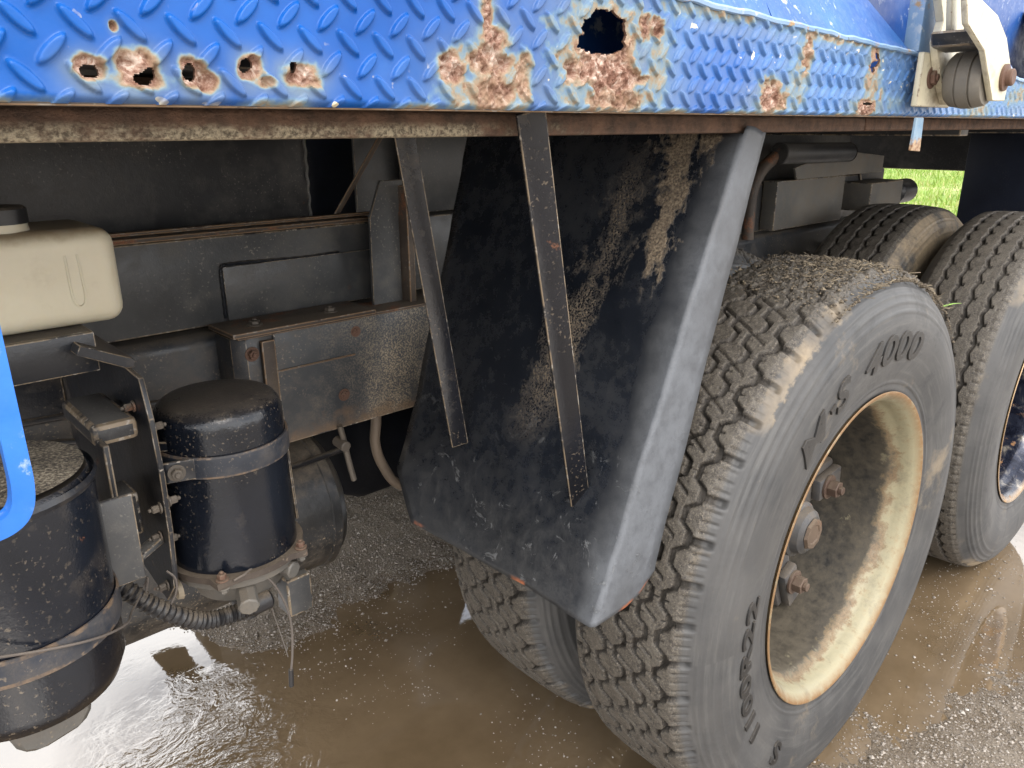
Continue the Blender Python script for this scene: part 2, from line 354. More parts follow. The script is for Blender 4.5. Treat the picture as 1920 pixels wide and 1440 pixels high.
# ------------------------------------------------------------------ mesh helpers
def finish(name, me, mat, parent=None, smooth=40):
    if mat is not None: me.materials.append(mat)
    if smooth is not None:
        me.polygons.foreach_set('use_smooth', np.ones(len(me.polygons), bool)); me.set_sharp_from_angle(angle=R(smooth))
    o = bpy.data.objects.new(name, me); C.objects.link(o)
    if parent is not None: o.parent = parent
    return o
class MB:
    """collects shapes into one mesh"""
    def __init__(s): s.v = []; s.f = []; s.e = set()
    def add(s, v, f):
        k = len(s.v); s.v += [tuple(p) for p in v]; s.f += [tuple(i+k for i in q) for q in f]; return s
    def bm(s, b):
        b.verts.index_update(); k = len(s.f); s.add([v.co[:] for v in b.verts], [[v.index for v in f.verts] for f in b.faces])
        s.e |= {k+i for i, f in enumerate(b.faces) if f.material_index}; b.free(); return s
    def box(s, x0, x1, y0, y1, z0, z1, bev=.003, mat=None, seg=2):
        b = bmesh.new(); bmesh.ops.create_cube(b, size=1)
        for v in b.verts: v.co = Vector(((x0+x1)/2+v.co.x*(x1-x0), (y0+y1)/2+v.co.y*(y1-y0), (z0+z1)/2+v.co.z*(z1-z0)))
        if bev:
            rs = bmesh.ops.bevel(b, geom=b.edges[:], offset=min(bev, .45*min(x1-x0, y1-y0, z1-z0)), segments=seg, affect='EDGES', profile=.5)
            for f in rs['faces']: f.material_index = 1
        if mat is not None: b.transform(mat)
        return s.bm(b)
    def bar(s, p, q, wd, th, up=(0, 0, 1), bev=.0015):
        """flat bar from p to q, width wd, thickness th along 'up'"""
        p, q = Vector(p), Vector(q); d = (q-p); L = d.length; d.normalize(); n = Vector(up); n = (n-d*n.dot(d)).normalized(); t = n.cross(d)
        mm = Matrix((d, t, n)).transposed().to_4x4(); mm.translation = (p+q)/2
        return s.box(-L/2, L/2, -wd/2, wd/2, -th/2, th/2, bev, mm)
    def prism(s, poly, ax, a0, a1, bev=.002):
        """polygon in the two axes other than ax, extruded from a0 to a1"""
        b = bmesh.new()
        def P(u, v, a): return {'x': (a, u, v), 'y': (u, a, v), 'z': (u, v, a)}[ax]
        A = [b.verts.new(P(u, v, a0)) for u, v in poly]; B = [b.verts.new(P(u, v, a1)) for u, v in poly]
        b.faces.new(A); b.faces.new(B[::-1])
        for i in range(len(poly)):
            j = (i+1) % len(poly); b.faces.new((A[i], B[i], B[j], A[j]))
        bmesh.ops.recalc_face_normals(b, faces=b.faces)
        if bev:
            rs = bmesh.ops.bevel(b, geom=b.edges[:], offset=bev, segments=1, affect='EDGES')
            for f in rs['faces']: f.material_index = 1
        return s.bm(b)
    def lathe(s, prof, o=(0, 0, 0), ax='z', n=48, closed=False, edge=()):
        """prof: (along axis, radius)"""
        o = Vector(o); v = []; f = []; k = len(prof)
        for i in range(n):
            t = 2*math.pi*i/n; c_, s_ = math.cos(t), math.sin(t)
            for a, r in prof:
                q = {'z': (r*c_, r*s_, a), 'y': (r*c_, a, r*s_), 'x': (a, r*c_, r*s_)}[ax]; v.append(o+Vector(q))
        fl = ax == 'y'
        for i in range(n):
            j = (i+1) % n
            for m_ in range(k-1):
                q = (i*k+m_, j*k+m_, j*k+m_+1, i*k+m_+1); f.append(q[::-1] if fl else q)
                if m_ in edge: s.e.add(len(s.f)+len(f)-1)
        if not closed:
            if prof[0][1] > 1e-6: f.append([i*k for i in range(n)][::(1 if fl else -1)])
            if prof[-1][1] > 1e-6: f.append([i*k+k-1 for i in range(n)][::(-1 if fl else 1)])
        return s.add(v, f)
    def cyl(s, p, q, r, n=24, bev=.0):
        p, q = Vector(p), Vector(q); d = q-p; L = d.length; d.normalize()
        t = d.orthogonal().normalized(); u = d.cross(t); b = min(bev, r*.5)
        pr = [(0, r-b), (b, r), (L-b, r), (L, r-b)] if b else [(0, r), (L, r)]
        v = []; f = []; k = len(pr)
        for i in range(n):
            a = 2*math.pi*i/n
            for h, r_ in pr: v.append(p+d*h+t*(r_*math.cos(a))+u*(r_*math.sin(a)))
        for i in range(n):
            j = (i+1) % n
            for m_ in range(k-1): f.append((i*k+m_, j*k+m_, j*k+m_+1, i*k+m_+1))
        f.append([i*k for i in range(n)][::-1]); f.append([i*k+k-1 for i in range(n)])
        return s.add(v, f)
    def hexbolt(s, p, d, r, h):
        p, d = Vector(p), Vector(d).normalized()
        s.cyl(p, p+d*h*.22, r*1.45, 20, .0005); s.cyl(p+d*h*.22, p+d*h, r, 6, .001); return s.cyl(p+d*h, p+d*h*1.35, r*.5, 12, .001)
    def tube(s, pts, r, n=8, sub=8, rf=None):
        P = [Vector(p) for p in pts]; Q = []
        for i in range(len(P)-1):
            a, b, c, d = P[max(i-1, 0)], P[i], P[i+1], P[min(i+2, len(P)-1)]
            for k in range(sub):
                t = k/sub; Q.append(.5*((2*b)+(c-a)*t+(2*a-5*b+4*c-d)*t*t+(3*b-a-3*c+d)*t**3))
        Q.append(P[-1]); v = []; f = []; up = None
        for i, q in enumerate(Q):
            d = (Q[min(i+1, len(Q)-1)]-Q[max(i-1, 0)]).normalized()
            up = d.orthogonal().normalized() if up is None else (up-d*up.dot(d)).normalized()
            u2 = d.cross(up); ri = r if rf is None else r*rf(i)
            for k in range(n): a = 2*math.pi*k/n; v.append(q+up*(ri*math.cos(a))+u2*(ri*math.sin(a)))
        for i in range(len(Q)-1):
            for k in range(n): l = (k+1) % n; f.append((i*n+k, i*n+l, (i+1)*n+l, (i+1)*n+k))
        f.append(tuple(range(n))[::-1]); f.append(tuple((len(Q)-1)*n+k for k in range(n)))
        return s.add(v, f)
    def build(s, name, mat, parent=None, smooth=40, label=None):
        me = bpy.data.meshes.new(name); me.from_pydata(s.v, [], s.f); me.update()
        o = finish(name, me, mat, parent, smooth)
        if s.e and mat.name in EDGE:
            me.materials.append(EDGE[mat.name]); mi = np.zeros(len(me.polygons), np.int32); mi[[i for i in s.e if i < len(mi)]] = 1; me.polygons.foreach_set('material_index', mi)
        if label: o['label'] = label
        return o
def grid_mesh(name, V, nu, nv, mat, parent=None, wrap=False, keep=None, attrs=None, smooth=None, flip=False):
    """V: (nu*nv,3) array; quads between; keep: mask of quads"""
    iu = np.arange(nu if wrap else nu-1); jv = np.arange(nv-1)
    I, J = np.meshgrid(iu, jv, indexing='ij'); I2 = (I+1) % nu
    q = np.stack([I*nv+J, I2*nv+J, I2*nv+J+1, I*nv+J+1], -1).reshape(-1, 4)
    if flip: q = q[:, ::-1]
    if keep is not None: q = q[keep.reshape(-1)]
    me = bpy.data.meshes.new(name); n = len(q)
    me.vertices.add(len(V)); me.vertices.foreach_set('co', np.asarray(V, np.float32).ravel())
    me.loops.add(n*4); me.loops.foreach_set('vertex_index', q.ravel().astype(np.int32))
    me.polygons.add(n); me.polygons.foreach_set('loop_start', np.arange(0, n*4, 4, dtype=np.int32))
    me.update(calc_edges=True); me.validate()
    for k, a in (attrs or {}).items():
        at = me.attributes.new(k, 'FLOAT', 'POINT'); at.data.foreach_set('value', np.asarray(a, np.float32).ravel())
    me.materials.append(mat)
    me.polygons.foreach_set('use_smooth', np.ones(len(me.polygons), bool))
    if smooth: me.set_sharp_from_angle(angle=R(smooth))
    o = bpy.data.objects.new(name, me); C.objects.link(o)
    if parent is not None: o.parent = parent
    return o, q
_tab = rng.random((256, 256))
def vnoise(x, y):
    xi = np.floor(x).astype(int); yi = np.floor(y).astype(int); fx = x-xi; fy = y-yi
    fx = fx*fx*(3-2*fx); fy = fy*fy*(3-2*fy)
    g = lambda a, b: _tab[a & 255, b & 255]
    return (g(xi, yi)*(1-fx)+g(xi+1, yi)*fx)*(1-fy)+(g(xi, yi+1)*(1-fx)+g(xi+1, yi+1)*fx)*fy
def fbm(x, y, o=5, g=.55):
    r = 0; a = 1; t = 0
    for k in range(o): r = r+a*vnoise(x*2**k+17.3*k, y*2**k+9.1*k); t += a; a *= g
    return r/t
def sst(x, a, b):
    t = np.clip((x-a)/(b-a), 0, 1); return t*t*(3-2*t)
def tag(o, label, cat=None, group=None, kind=None):
    o['label'] = label
    if cat: o['category'] = cat
    if group: o['group'] = group
    if kind: o['kind'] = kind
    return o
def empty(name, parent=None, loc=(0, 0, 0)):
    o = bpy.data.objects.new(name, None); C.objects.link(o); o.location = loc; o.empty_display_size = .1
    if parent is not None: o.parent = parent
    return o

# ------------------------------------------------------------------ ground, water, grass
def bank(x, y):
    """height of the gravel above the standing water"""
    wob = (fbm(x*3.1+5, y*3.1, 4)-.5)*.22
    yb = 1.66+.40*(1-sst(x, .42, .72))+.02*x
    d1 = (y+wob*.5-yb)                                    # bank under the truck
    d2 = (.475-.34*(x-1.5))-y+wob*.8                      # bank by the outer wheels
    d2 = np.where(x < 1.2, d2-(1.2-x)*2., d2)
    h1 = np.where(d1 > 0, .10*np.tanh(d1*1.1), .05*np.tanh(d1*2.5))
    h2 = np.where(d2 > 0, .07*np.tanh(d2*1.3), .05*np.tanh(d2*1.6))
    h = np.maximum(h1, h2)
    far = np.maximum(np.maximum(y-4.0, -2.2-y), np.maximum(x-7., -4-x))
    h = np.where(far > 0, np.maximum(h, .05*np.tanh(far)), h)
    return h
def ground_h(x, y):
    return bank(x, y)+(fbm(x*14, y*14, 5)-.5)*.016+(fbm(x*60+3, y*60, 3)-.5)*.006
def axis(lo, hi, step, big):
    a = list(np.arange(lo, hi, step)); s_ = step; x = hi
    while x < big: a.append(x); s_ *= 1.18; x += s_
    a.append(big); s_ = step*1.18; x = lo-s_
    while x > -big: a.insert(0, x); s_ *= 1.18; x -= s_
    a.insert(0, -big); return np.array(a)
gx = axis(-.2, 3.2, .012, 400.); gy = axis(-.1, 3.0, .012, 400.)
GX, GY = np.meshgrid(gx, gy, indexing='ij')
GZ = ground_h(GX, GY)
ground, _ = grid_mesh('ground', np.stack([GX, GY, GZ], -1).reshape(-1, 3), len(gx), len(gy), M_ground)
tag(ground, 'wet grey-brown gravel yard surface under the truck', 'ground', kind='structure')
wv = np.array([(-6, -3.5, 0), (9, -3.5, 0), (9, 5.5, 0), (-6, 5.5, 0)], float)
mw = MB().add([tuple(p) for p in wv], [(0, 1, 2, 3)]).build('puddle_water', M_water, smooth=None)
tag(mw, 'muddy brown puddle standing around the truck wheels', 'puddle', kind='structure')
# far grass beyond the yard
fx = np.linspace(6, 90, 60); fy = np.linspace(3.2, 70, 60); FX, FY = np.meshgrid(fx, fy, indexing='ij')
FZ = .075+.02*(FX-6)*.5+(fbm(FX*.8, FY*.8, 4)-.5)*.25*sst(FX, 6, 9)
fld, _ = grid_mesh('grass_field', np.stack([FX, FY, FZ], -1).reshape(-1, 3), 60, 60, M_field)
tag(fld, 'bright green grass field beyond the yard, seen under the truck', 'field', kind='structure')
nb = 14000
bx = rng.uniform(9, 32, nb); by = rng.uniform(.22, .5, nb)*bx
bz = .06+.02*(bx-6)*.5+(fbm(bx*.8, by*.8, 4)-.5)*.25
hh = rng.uniform(.06, .20, nb); an = rng.uniform(0, 6.28, nb); wd = rng.uniform(.008, .016, nb); le = rng.normal(0, .06, (nb, 2))
gv = np.zeros((nb, 3, 3)); gv[:, 0] = np.stack([bx-wd*np.cos(an), by-wd*np.sin(an), bz], 1); gv[:, 1] = np.stack([bx+wd*np.cos(an), by+wd*np.sin(an), bz], 1)
gv[:, 2] = np.stack([bx+le[:, 0], by+le[:, 1], bz+hh], 1)
gme = bpy.data.meshes.new('grass'); gme.from_pydata(gv.reshape(-1, 3), [], np.arange(nb*3).reshape(-1, 3)); gme.update()
go = finish('grass', gme, M_grass, None, None); tag(go, 'tufts of long bright grass on the field past the truck', 'grass', kind='stuff')
# pebbles
_oct = np.array([(1, 0, 0), (-1, 0, 0), (0, 1, 0), (0, -1, 0), (0, 0, 1), (0, 0, -1)], float)
_of = np.array([(0, 2, 4), (2, 1, 4), (1, 3, 4), (3, 0, 4), (2, 0, 5), (1, 2, 5), (3, 1, 5), (0, 3, 5)])
def pebbles(x, y, z, s, name, label, mat, tone):
    n = len(x); V = _oct[None]*s[:, None, None]*rng.uniform(.55, 1.25, (n, 6, 1)); V[:, :, 2] *= .7
    a = rng.uniform(0, 6.28, n); c_, s_ = np.cos(a), np.sin(a)
    vx = V[..., 0]*c_[:, None]-V[..., 1]*s_[:, None]; vy = V[..., 0]*s_[:, None]+V[..., 1]*c_[:, None]
    P = np.stack([vx+x[:, None], vy+y[:, None], V[..., 2]+z[:, None]], -1).reshape(-1, 3)
    F = (_of[None]+(np.arange(n)*6)[:, None, None]).reshape(-1, 3)
    me = bpy.data.meshes.new(name); me.from_pydata(P, [], F); me.update()
    at = me.attributes.new('tone', 'FLOAT', 'POINT'); at.data.foreach_set('value', np.repeat(tone, 6).astype(np.float32))
    o = finish(name, me, mat, None, None)
    return tag(o, label, 'gravel', kind='stuff') if label else o
px = np.concatenate([rng.uniform(.3, 2.2, 60000), rng.uniform(1.2, 2.6, 26000)]); py = np.concatenate([rng.uniform(1.5, 3., 60000), rng.uniform(-.05, .75, 26000)])
hgt = ground_h(px, py)
k = hgt > rng.uniform(-.004, .006, len(px)); k |= (rng.random(len(px)) < .045) & (px > .62)
px, py, hgt = px[k], py[k], hgt[k]
sz = np.clip(rng.lognormal(math.log(.0022), .42, len(px)), .0008, .008)
hgt = np.where(hgt < 0, np.minimum(sz*.2, .002), hgt)
ex = np.concatenate([rng.uniform(.62, 1.35, 1500), rng.uniform(1.45, 2.9, 2200)]); ey = np.concatenate([rng.uniform(.75, 1.7, 1500), rng.uniform(.15, .62, 2200)])
kk_ = (ground_h(ex, ey) < 0) & (fbm(ex*5, ey*5, 3) > .5); ex, ey = ex[kk_], ey[kk_]; es = np.clip(rng.lognormal(math.log(.0016), .35, len(ex)), .0007, .004)
px = np.concatenate([px, ex]); py = np.concatenate([py, ey]); hgt = np.concatenate([hgt, es*.15]); sz = np.concatenate([sz, es])
pebbles(px, py, hgt+sz*.2, sz, 'gravel', 'loose small grey stones on the bank and breaking the puddle', M_pebble, rng.beta(4, 5, len(px)))

# ------------------------------------------------------------------ the truck
truck = empty('truck', None, (1.4, 1.7, 0))
tag(truck, 'blue and black truck with rusted tread-plate side skirt and muddy twin wheels', 'truck')
def T(o):
    """keep world placement while hanging under the truck"""
    o.parent = truck; o.matrix_parent_inverse = Matrix.Translation((-1.4, -1.7, 0)); return o
def part(name, mb, mat, smooth=40, label=None): return T(mb.build(name, mat, None, smooth, label))
def sub(name, mb, mat, p, smooth=40, label=None): return mb.build(name, mat, p, smooth, label)

# --- tread-plate skirt: pressed lugs, rust blisters and holes
YD = .50
def ztop(x): return 1.426-.033*(np.asarray(x)-.74)
sx0, sx1 = -1.0, 2.30
zn = 128
xs = np.concatenate([np.arange(sx0, -.10, .006), np.arange(-.10, .04, .003), np.arange(.04, .72, .0007), np.arange(.72, 1.45, .0014), np.arange(1.45, sx1, .003)]); nx = len(xs); v_ = np.linspace(0, 1, zn)
SX, SV = np.meshgrid(xs, v_, indexing='ij')
SZ = 1.3205+SV*(ztop(SX)-1.3205)+0*SX
pt = .0285
def lugs(x, z):
    h = np.zeros_like(x)
    for (ox, oz, sg) in ((0, 0, 1), (pt/2, pt/2, -1)):
        u = (x-ox+.004)/pt; v = (z-1.334-oz)/pt
        du = (u-np.round(u))*pt; dv = (v-np.round(v))*pt
        l = (du*sg*-1+dv)*.7071 if sg > 0 else (du+dv)*.7071
        t = (du+dv)*.7071 if sg > 0 else (du-dv)*.7071
        q = (l/.0122)**2+(t/.0036)**2
        h = np.maximum(h, sst(1-q, 0, .5))
    return h
LH = lugs(SX, SZ)*np.where(SX > 1.13, .55, 1.)
n1 = fbm(SX*38, SZ*38, 5); n2 = fbm(SX*140+4, SZ*140, 4); n3 = fbm(SX*16+9, SZ*16, 3)
rust = np.zeros_like(SX); hole = np.zeros_like(SX)
stain = np.zeros_like(SX)
def spot(x, z, rx, rz, a=1., soft=.75):
    global stain
    dz_ = (SZ-z)/rz; dz_ = np.where(dz_ < 0, dz_*.45, dz_*.75)
    stain = np.maximum(stain, min(1., a*1.15)*np.exp(-((((SX-x)/rx)*.62)**2+dz_**2))*(.55+.9*n1))
    d = np.sqrt(((SX-x)/rx)**2+((SZ-z)/rz)**2)+(n1-.5)*1.3+(n2-.5)*.5
    global rust; rust = np.maximum(rust, a*np.clip((1.42-d)/.95, 0, 1.1))
def hol(x, z, rx, rz, k=1.0):
    d = np.sqrt(((SX-x)/rx)**2+((SZ-z)/rz)**2)+((n1-.5)*1.2+(n2-.5)*.7)*k
    global hole; hole = np.maximum(hole, 1-d)
for x, z, rx, rz, a in [(.1415, 1.339, .010, .0075, .85), (.168, 1.340, .012, .010, .88), (.168, 1.334, .018, .006, .75), (.199, 1.3385, .0075, .009, .85), (.207, 1.334, .009, .006, .8),
        (.237, 1.344, .008, .008, .85), (.246, 1.335, .008, .004, .65), (.272, 1.3405, .014, .009, .88), (.158, 1.362, .0022, .0028, .62),
        (.436, 1.357, .034, .016, .68), (.402, 1.350, .015, .013, .85), (.443, 1.372, .018, .016, .80), (.437, 1.392, .008, .03, .72), (.44, 1.333, .045, .020, .62), (.475, 1.345, .014, .022, .6),
        (.582, 1.380, .062, .044, .70), (.582, 1.352, .056, .022, .95), (.585, 1.335, .075, .018, .62), (.655, 1.398, .014, .010, .85), (.636, 1.396, .012, .016, .8),
        (.66, 1.36, .03, .05, .38), (.885, 1.338, .030, .020, .85), (.875, 1.333, .05, .014, .5), (.955, 1.392, .012, .028, .6), (.94, 1.36, .03, .06, .36),
        (1.150, 1.395, .022, .030, .78), (1.148, 1.36, .035, .05, .45), (1.142, 1.331, .045, .014, .85), (1.185, 1.345, .012, .014, .6), (1.24, 1.34, .05, .02, .3), (.76, 1.42, .12, .012, .40), (1.05, 1.413, .2, .009, .45),
        (1.6, 1.34, .1, .03, .4), (1.8, 1.36, .1, .03, .4)]:
    spot(x, z, rx, rz, a)
bot = np.clip(1-(SZ-1.3205)/.010, 0, 1)
rust = np.maximum(rust, bot*np.clip((n3-.38)*2.2, 0, .55))
topm = np.clip(1-(ztop(SX)-SZ)/.010, 0, 1)*sst(SX, .62, .75)
rust = np.maximum(rust, topm*(.22+.35*n1))
for x, z, rx, rz, kk in [(.1425, 1.3375, .0042, .0030, .8), (.1700, 1.3345, .0052, .0030, .8), (.1745, 1.3375, .0030, .0030, .6), (.1990, 1.3395, .0034, .0042, .5), (.2355, 1.3455, .0032, .0032, .5), (.2655, 1.3450, .0030, .0030, .5),
        (.578, 1.3890, .0325, .0180, .62), (.575, 1.3795, .0345, .0090, .75), (1.157, 1.394, .0075, .0095, .7), (1.150, 1.386, .0055, .008, .7), (1.148, 1.3365, .016, .0014, .6)]:
    hol(x, z, rx, rz, kk)
rm = sst(rust, .45, .8)
disp = LH*.0036*(1-.75*rm)+rm*((n1-.5)*.014+(n2-.5)*.012-.0015)+(fbm(SX*5, SZ*9, 3)-.5)*.006
disp -= sst(hole, -.5, 0)*.003*(hole < 0)
YY = YD-disp
curl = np.clip(1-(SZ-1.3205)/.005, 0, 1); YY = YY+curl**2*.006
Vs = np.stack([SX, YY, SZ], -1).reshape(-1, 3)
hm = (hole[:-1, :-1]+hole[1:, :-1]+hole[1:, 1:]+hole[:-1, 1:])/4 <= 0
skirt, q = grid_mesh('tread_plate_skirt', Vs, nx, zn, M_deckblue, None, keep=hm, attrs={'rust': rust, 'stain': np.clip(stain, 0, .95)})
T(skirt); skirt['label'] = 'blue tread-plate side skirt with rust holes'
# torn plate edge inside each hole
e = np.sort(np.concatenate([q[:, [0, 1]], q[:, [1, 2]], q[:, [2, 3]], q[:, [3, 0]]]), 1)
ue, cnt = np.unique(e, axis=0, return_counts=True); be = ue[cnt == 1]
inn = (Vs[be[:, 0], 2] > 1.3215) & (Vs[be[:, 0], 2] < ztop(Vs[be[:, 0], 0])-.001) & (Vs[be[:, 0], 0] > sx0+.01) & (Vs[be[:, 0], 0] < sx1-.01)
be = be[inn]
par = {}
def root_(i):
    while par.setdefault(i, i) != i: i = par[i]
    return i
for a, b in be: par[root_(int(a))] = root_(int(b))
rings = {}
for a, b in be: rings.setdefault(root_(int(a)), []).append((a, b))
for es in rings.values():
    if len(es) < 6: continue
    vi = {i: k for k, i in enumerate(sorted({int(i) for e_ in es for i in e_}))}; nv_ = len(vi)
    hv = [tuple(Vs[i]) for i in vi]+[tuple(Vs[i]+np.array((0, .003, 0))) for i in vi]
    sub('rust_hole_edge', MB().add(hv, [(vi[int(a)], vi[int(b)], vi[int(b)]+nv_, vi[int(a)]+nv_) for a, b in es]), M_boltrust, skirt, None)
# folded bottom return of the skirt, its splits and drips
b = MB(); b.box(sx0, sx1+1.6, YD+.006, YD+.018, 1.3192, 1.3222, .001); sub('bottom_fold', b, M_rusty, skirt)
part('tread_plate_extension', MB().box(2.301, 4.2, YD, YD+.004, 1.3205, 1.372, .001), M_bluebody)
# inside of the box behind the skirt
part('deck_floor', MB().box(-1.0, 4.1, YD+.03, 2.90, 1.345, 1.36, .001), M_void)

# --- body side above the skirt
b = MB()
zt = lambda x: float(ztop(x))
def slope_plate(x0, x1, xt0, xt1):
    y1, dz = YD+.095, .16
    A = [(x0, YD+.001, zt(x0)), (x1, YD+.001, zt(x1)), (xt1, y1, zt(x1)+dz), (xt0, y1, zt(x0)+dz)]
    B = [(x, y+.004, z-.002) for x, y, z in A]
    return MB().add(A+B, [(0, 1, 2, 3), (7, 6, 5, 4), (0, 4, 5, 1), (1, 5, 6, 2), (2, 6, 7, 3), (3, 7, 4, 0)])
for x0, x1, t0, t1 in [(-1.0, .598, -1.0, .6), (.602, .868, .605, .90), (.872, 1.275, .875, 1.09), (1.43, 1.80, 1.60, 1.75), (1.95, 2.35, 2.1, 2.2), (2.5, 3.2, 2.6, 3.1)]:
    part('sloped_gusset_plate', slope_plate(x0, x1, t0, t1), M_bluebody, None)
part('body_wall', MB().box(-1.0, 4.2, YD+.10, YD+.106, 1.362, 2.1, .001), M_bluedark)
part('body_stake', MB().box(1.285, 1.345, YD-.004, YD+.02, 1.411, 1.75, .003), M_bluelight)
part('body_stake', MB().box(2.40, 2.46, YD-.004, YD+.02, 1.376, 1.75, .003), M_bluelight)
# weld bead along the top of the skirt
pts = [(x, YD-.0015+random.uniform(-.001, .001), zt(x)+random.uniform(-.0012, .0012)) for x in np.arange(.55, 2.3, .02)]
part('top_weld_bead', MB().tube(pts, .0034, 6, 3), M_bluelight)

# --- outer rail under the deck
def m_rail():
    M = Mt('rail_caked_with_sand')
    X, Y, Z = M.sep(M.vec)
    f = M.noise(40, 8, .65); g = M.noise(300, 3, .65)
    rustc = M.mix(M.rng(f, .35, .65), (.055, .034, .024), (.17, .095, .06))
    sand = M.mix(M.rng(g, .38, .6), (.10, .08, .055), (.40, .34, .24))
    mk_ = M.ma('MULTIPLY', M.rng(M.ma('ADD', X, M.rng(f, .3, .7, -.12, .12)), .62, .46), M.rng(M.noise(30, 6, .7, sc=(.5, 1, 1)), .36, .5))
    mk_ = M.ma('MULTIPLY', mk_, M.rng(Z, 1.312, 1.306))
    return M.out(M.mix(mk_, rustc, sand), .8, 0., M.bump(M.ma('ADD', g, f), .6, .004))
M_rail = m_rail()
def m_sand():
    M = Mt('sand_film'); g = M.noise(330, 3, .65); f = M.noise(26, 6)
    col = M.ramp(M.ma('ADD', M.ma('MULTIPLY', g, .7), M.ma('MULTIPLY', f, .3)), [(.38, (.02, .019, .018)), (.50, (.12, .10, .075)), (.62, (.33, .29, .22))])
    return M.out(col, .85, 0., M.bump(g, .8, .003))
M_sand = m_sand()
rail = part('outer_deck_rail', MB().prism([(.575, 1.2995), (.583, 1.2985), (.612, 1.2985), (.612, 1.3425), (.575, 1.3185)], 'x', -1.0, 1.318, .0018), M_rail)
part('outer_deck_rail', MB().prism([(.575, 1.2995), (.583, 1.2985), (.612, 1.2985), (.612, 1.3425), (.575, 1.3185)], 'x', 1.322, 4.1, .0018), M_rail)

# --- chassis: rails, subframe, cross members
def channel(y0, yo, z0, z1, x0, x1, t=.009, flip=1):
    b = MB(); b.box(x0, x1, y0, y0+flip*t if flip > 0 else y0, z0, z1, .004) if flip > 0 else b.box(x0, x1, y0-t, y0, z0, z1, .004)
    return b
def crail(yf, s_, x0, x1):
    """C channel with rounded folds, open towards the truck centre"""
    z0, z1 = .757, .982; r = .022; pr = []
    for k in range(7): a = R(90+15*k); pr.append((yf+s_*(r+r*math.cos(a)), z1-r+r*math.sin(a)))
    for k in range(7): a = R(180+15*k); pr.append((yf+s_*(r+r*math.cos(a)), z0+r+r*math.sin(a)))
    out = [(yf+s_*.08, z1)]+pr+[(yf+s_*.08, z0)]
    inn = [(yf+s_*.08, z0+.008)]+[(y+s_*.006+0, max(z0+.008, min(z1-.008, z))) for y, z in pr[::-1]]+[(yf+s_*.08, z1-.008)]
    return MB().prism(out+inn, 'x', x0, x1, 0)
CH = part('chassis_rail', crail(1.25, 1, -1.0, 3.15), M_frame)
part('chassis_rail', crail(2.15, -1, -1.0, 3.15), M_frame)
SF = part('subframe_beam', MB().box(-1.0, .81, 1.268, 1.35, .990, 1.137, .003), M_frame2)
part('subframe_beam', MB().box(.905, 2.95, 1.272, 1.35, .990, 1.137, .003), M_frame2)
part('subframe_beam', MB().box(-1.0, 3.0, 2.05, 2.13, .990, 1.137, .003), M_frame2)
# doubler plate with its weld outline
sub('doubler_plate', MB().box(.512, .802, 1.262, 1.2675, .993, 1.086, .001), M_frame2, SF)
wl = [(.735, 1.2655, 1.0875), (.66, 1.2655, 1.0865), (.58, 1.2655, 1.089), (.52, 1.2655, 1.089), (.510, 1.2655, 1.083), (.509, 1.2655, 1.05), (.508, 1.2655, 1.0)]
sub('weld_bead', MB().tube([Vector(p)+Vector((random.uniform(-.001, .001), 0, random.uniform(-.001, .001))) for p in wl], .0030, 8, 10, lambda i: 1+.25*math.sin(i*2.3)), M_black, SF)
b = MB(); b.box(-1.0, .81, 1.255, 1.30, 1.139, 1.147, .002); b.box(-1., .81, 1.262, 1.275, 1.150, 1.156, .002); sub('top_flange', b, M_rusty, SF)
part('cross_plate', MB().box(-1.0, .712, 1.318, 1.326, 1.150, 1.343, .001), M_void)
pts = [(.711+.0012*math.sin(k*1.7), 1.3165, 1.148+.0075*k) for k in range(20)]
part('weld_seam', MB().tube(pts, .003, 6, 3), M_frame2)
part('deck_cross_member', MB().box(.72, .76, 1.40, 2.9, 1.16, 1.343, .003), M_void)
part('deck_long_member', MB().box(.92, 2.9, 1.31, 1.325, 1.139, 1.343, .002), M_frame2)
part('deck_panel', MB().box(.835, 1.15, 1.352, 1.36, 1.0, 1.343, .001), M_frame2)
part('void_shade_plate', MB().box(.70, .90, 1.46, 1.468, .99, 1.343, .001), M_blueblack)  # dark sheet added to stand for the shaded void between the plates
part('diagonal_brace', MB().bar((.748, 1.30, 1.142), (.875, 1.305, 1.300), .010, .004, (0, 1, 0)), M_rusty)
for x in (-.5, .2, 1.9, 2.7):
    part('deck_cross_member', MB().box(x, x+.05, .62, 1.25, 1.285 if x > 1 else 1.30, 1.343, .003), M_void)
for x in (.2, 2.0, 3.0): part('chassis_cross_member', MB().box(x, x+.08, 1.34, 2.06, .77, .95, .004), M_void)
# upright bracket between rail and deck
b = MB(); b.prism([(.772, .986), (.838, .986), (.838, 1.155), (.858, 1.19), (.858, 1.215), (.80, 1.215), (.775, 1.15)], 'y', 1.215, 1.2225, .001)
UB = part('upright_bracket', b, M_frame2)
sub('bracket_flange', MB().box(.839, .853, 1.19, 1.255, .986, 1.205, .002), M_rusty, UB)
sub('bracket_strap', MB().box(.862, .878, 1.226, 1.230, .986, 1.165, .001), M_creamhose, UB)
for z in (1.035, 1.085, 1.145): sub('bolt', MB().hexbolt((.870, 1.226, z), (0, -1, 0), .006, .007), M_bolt, UB)
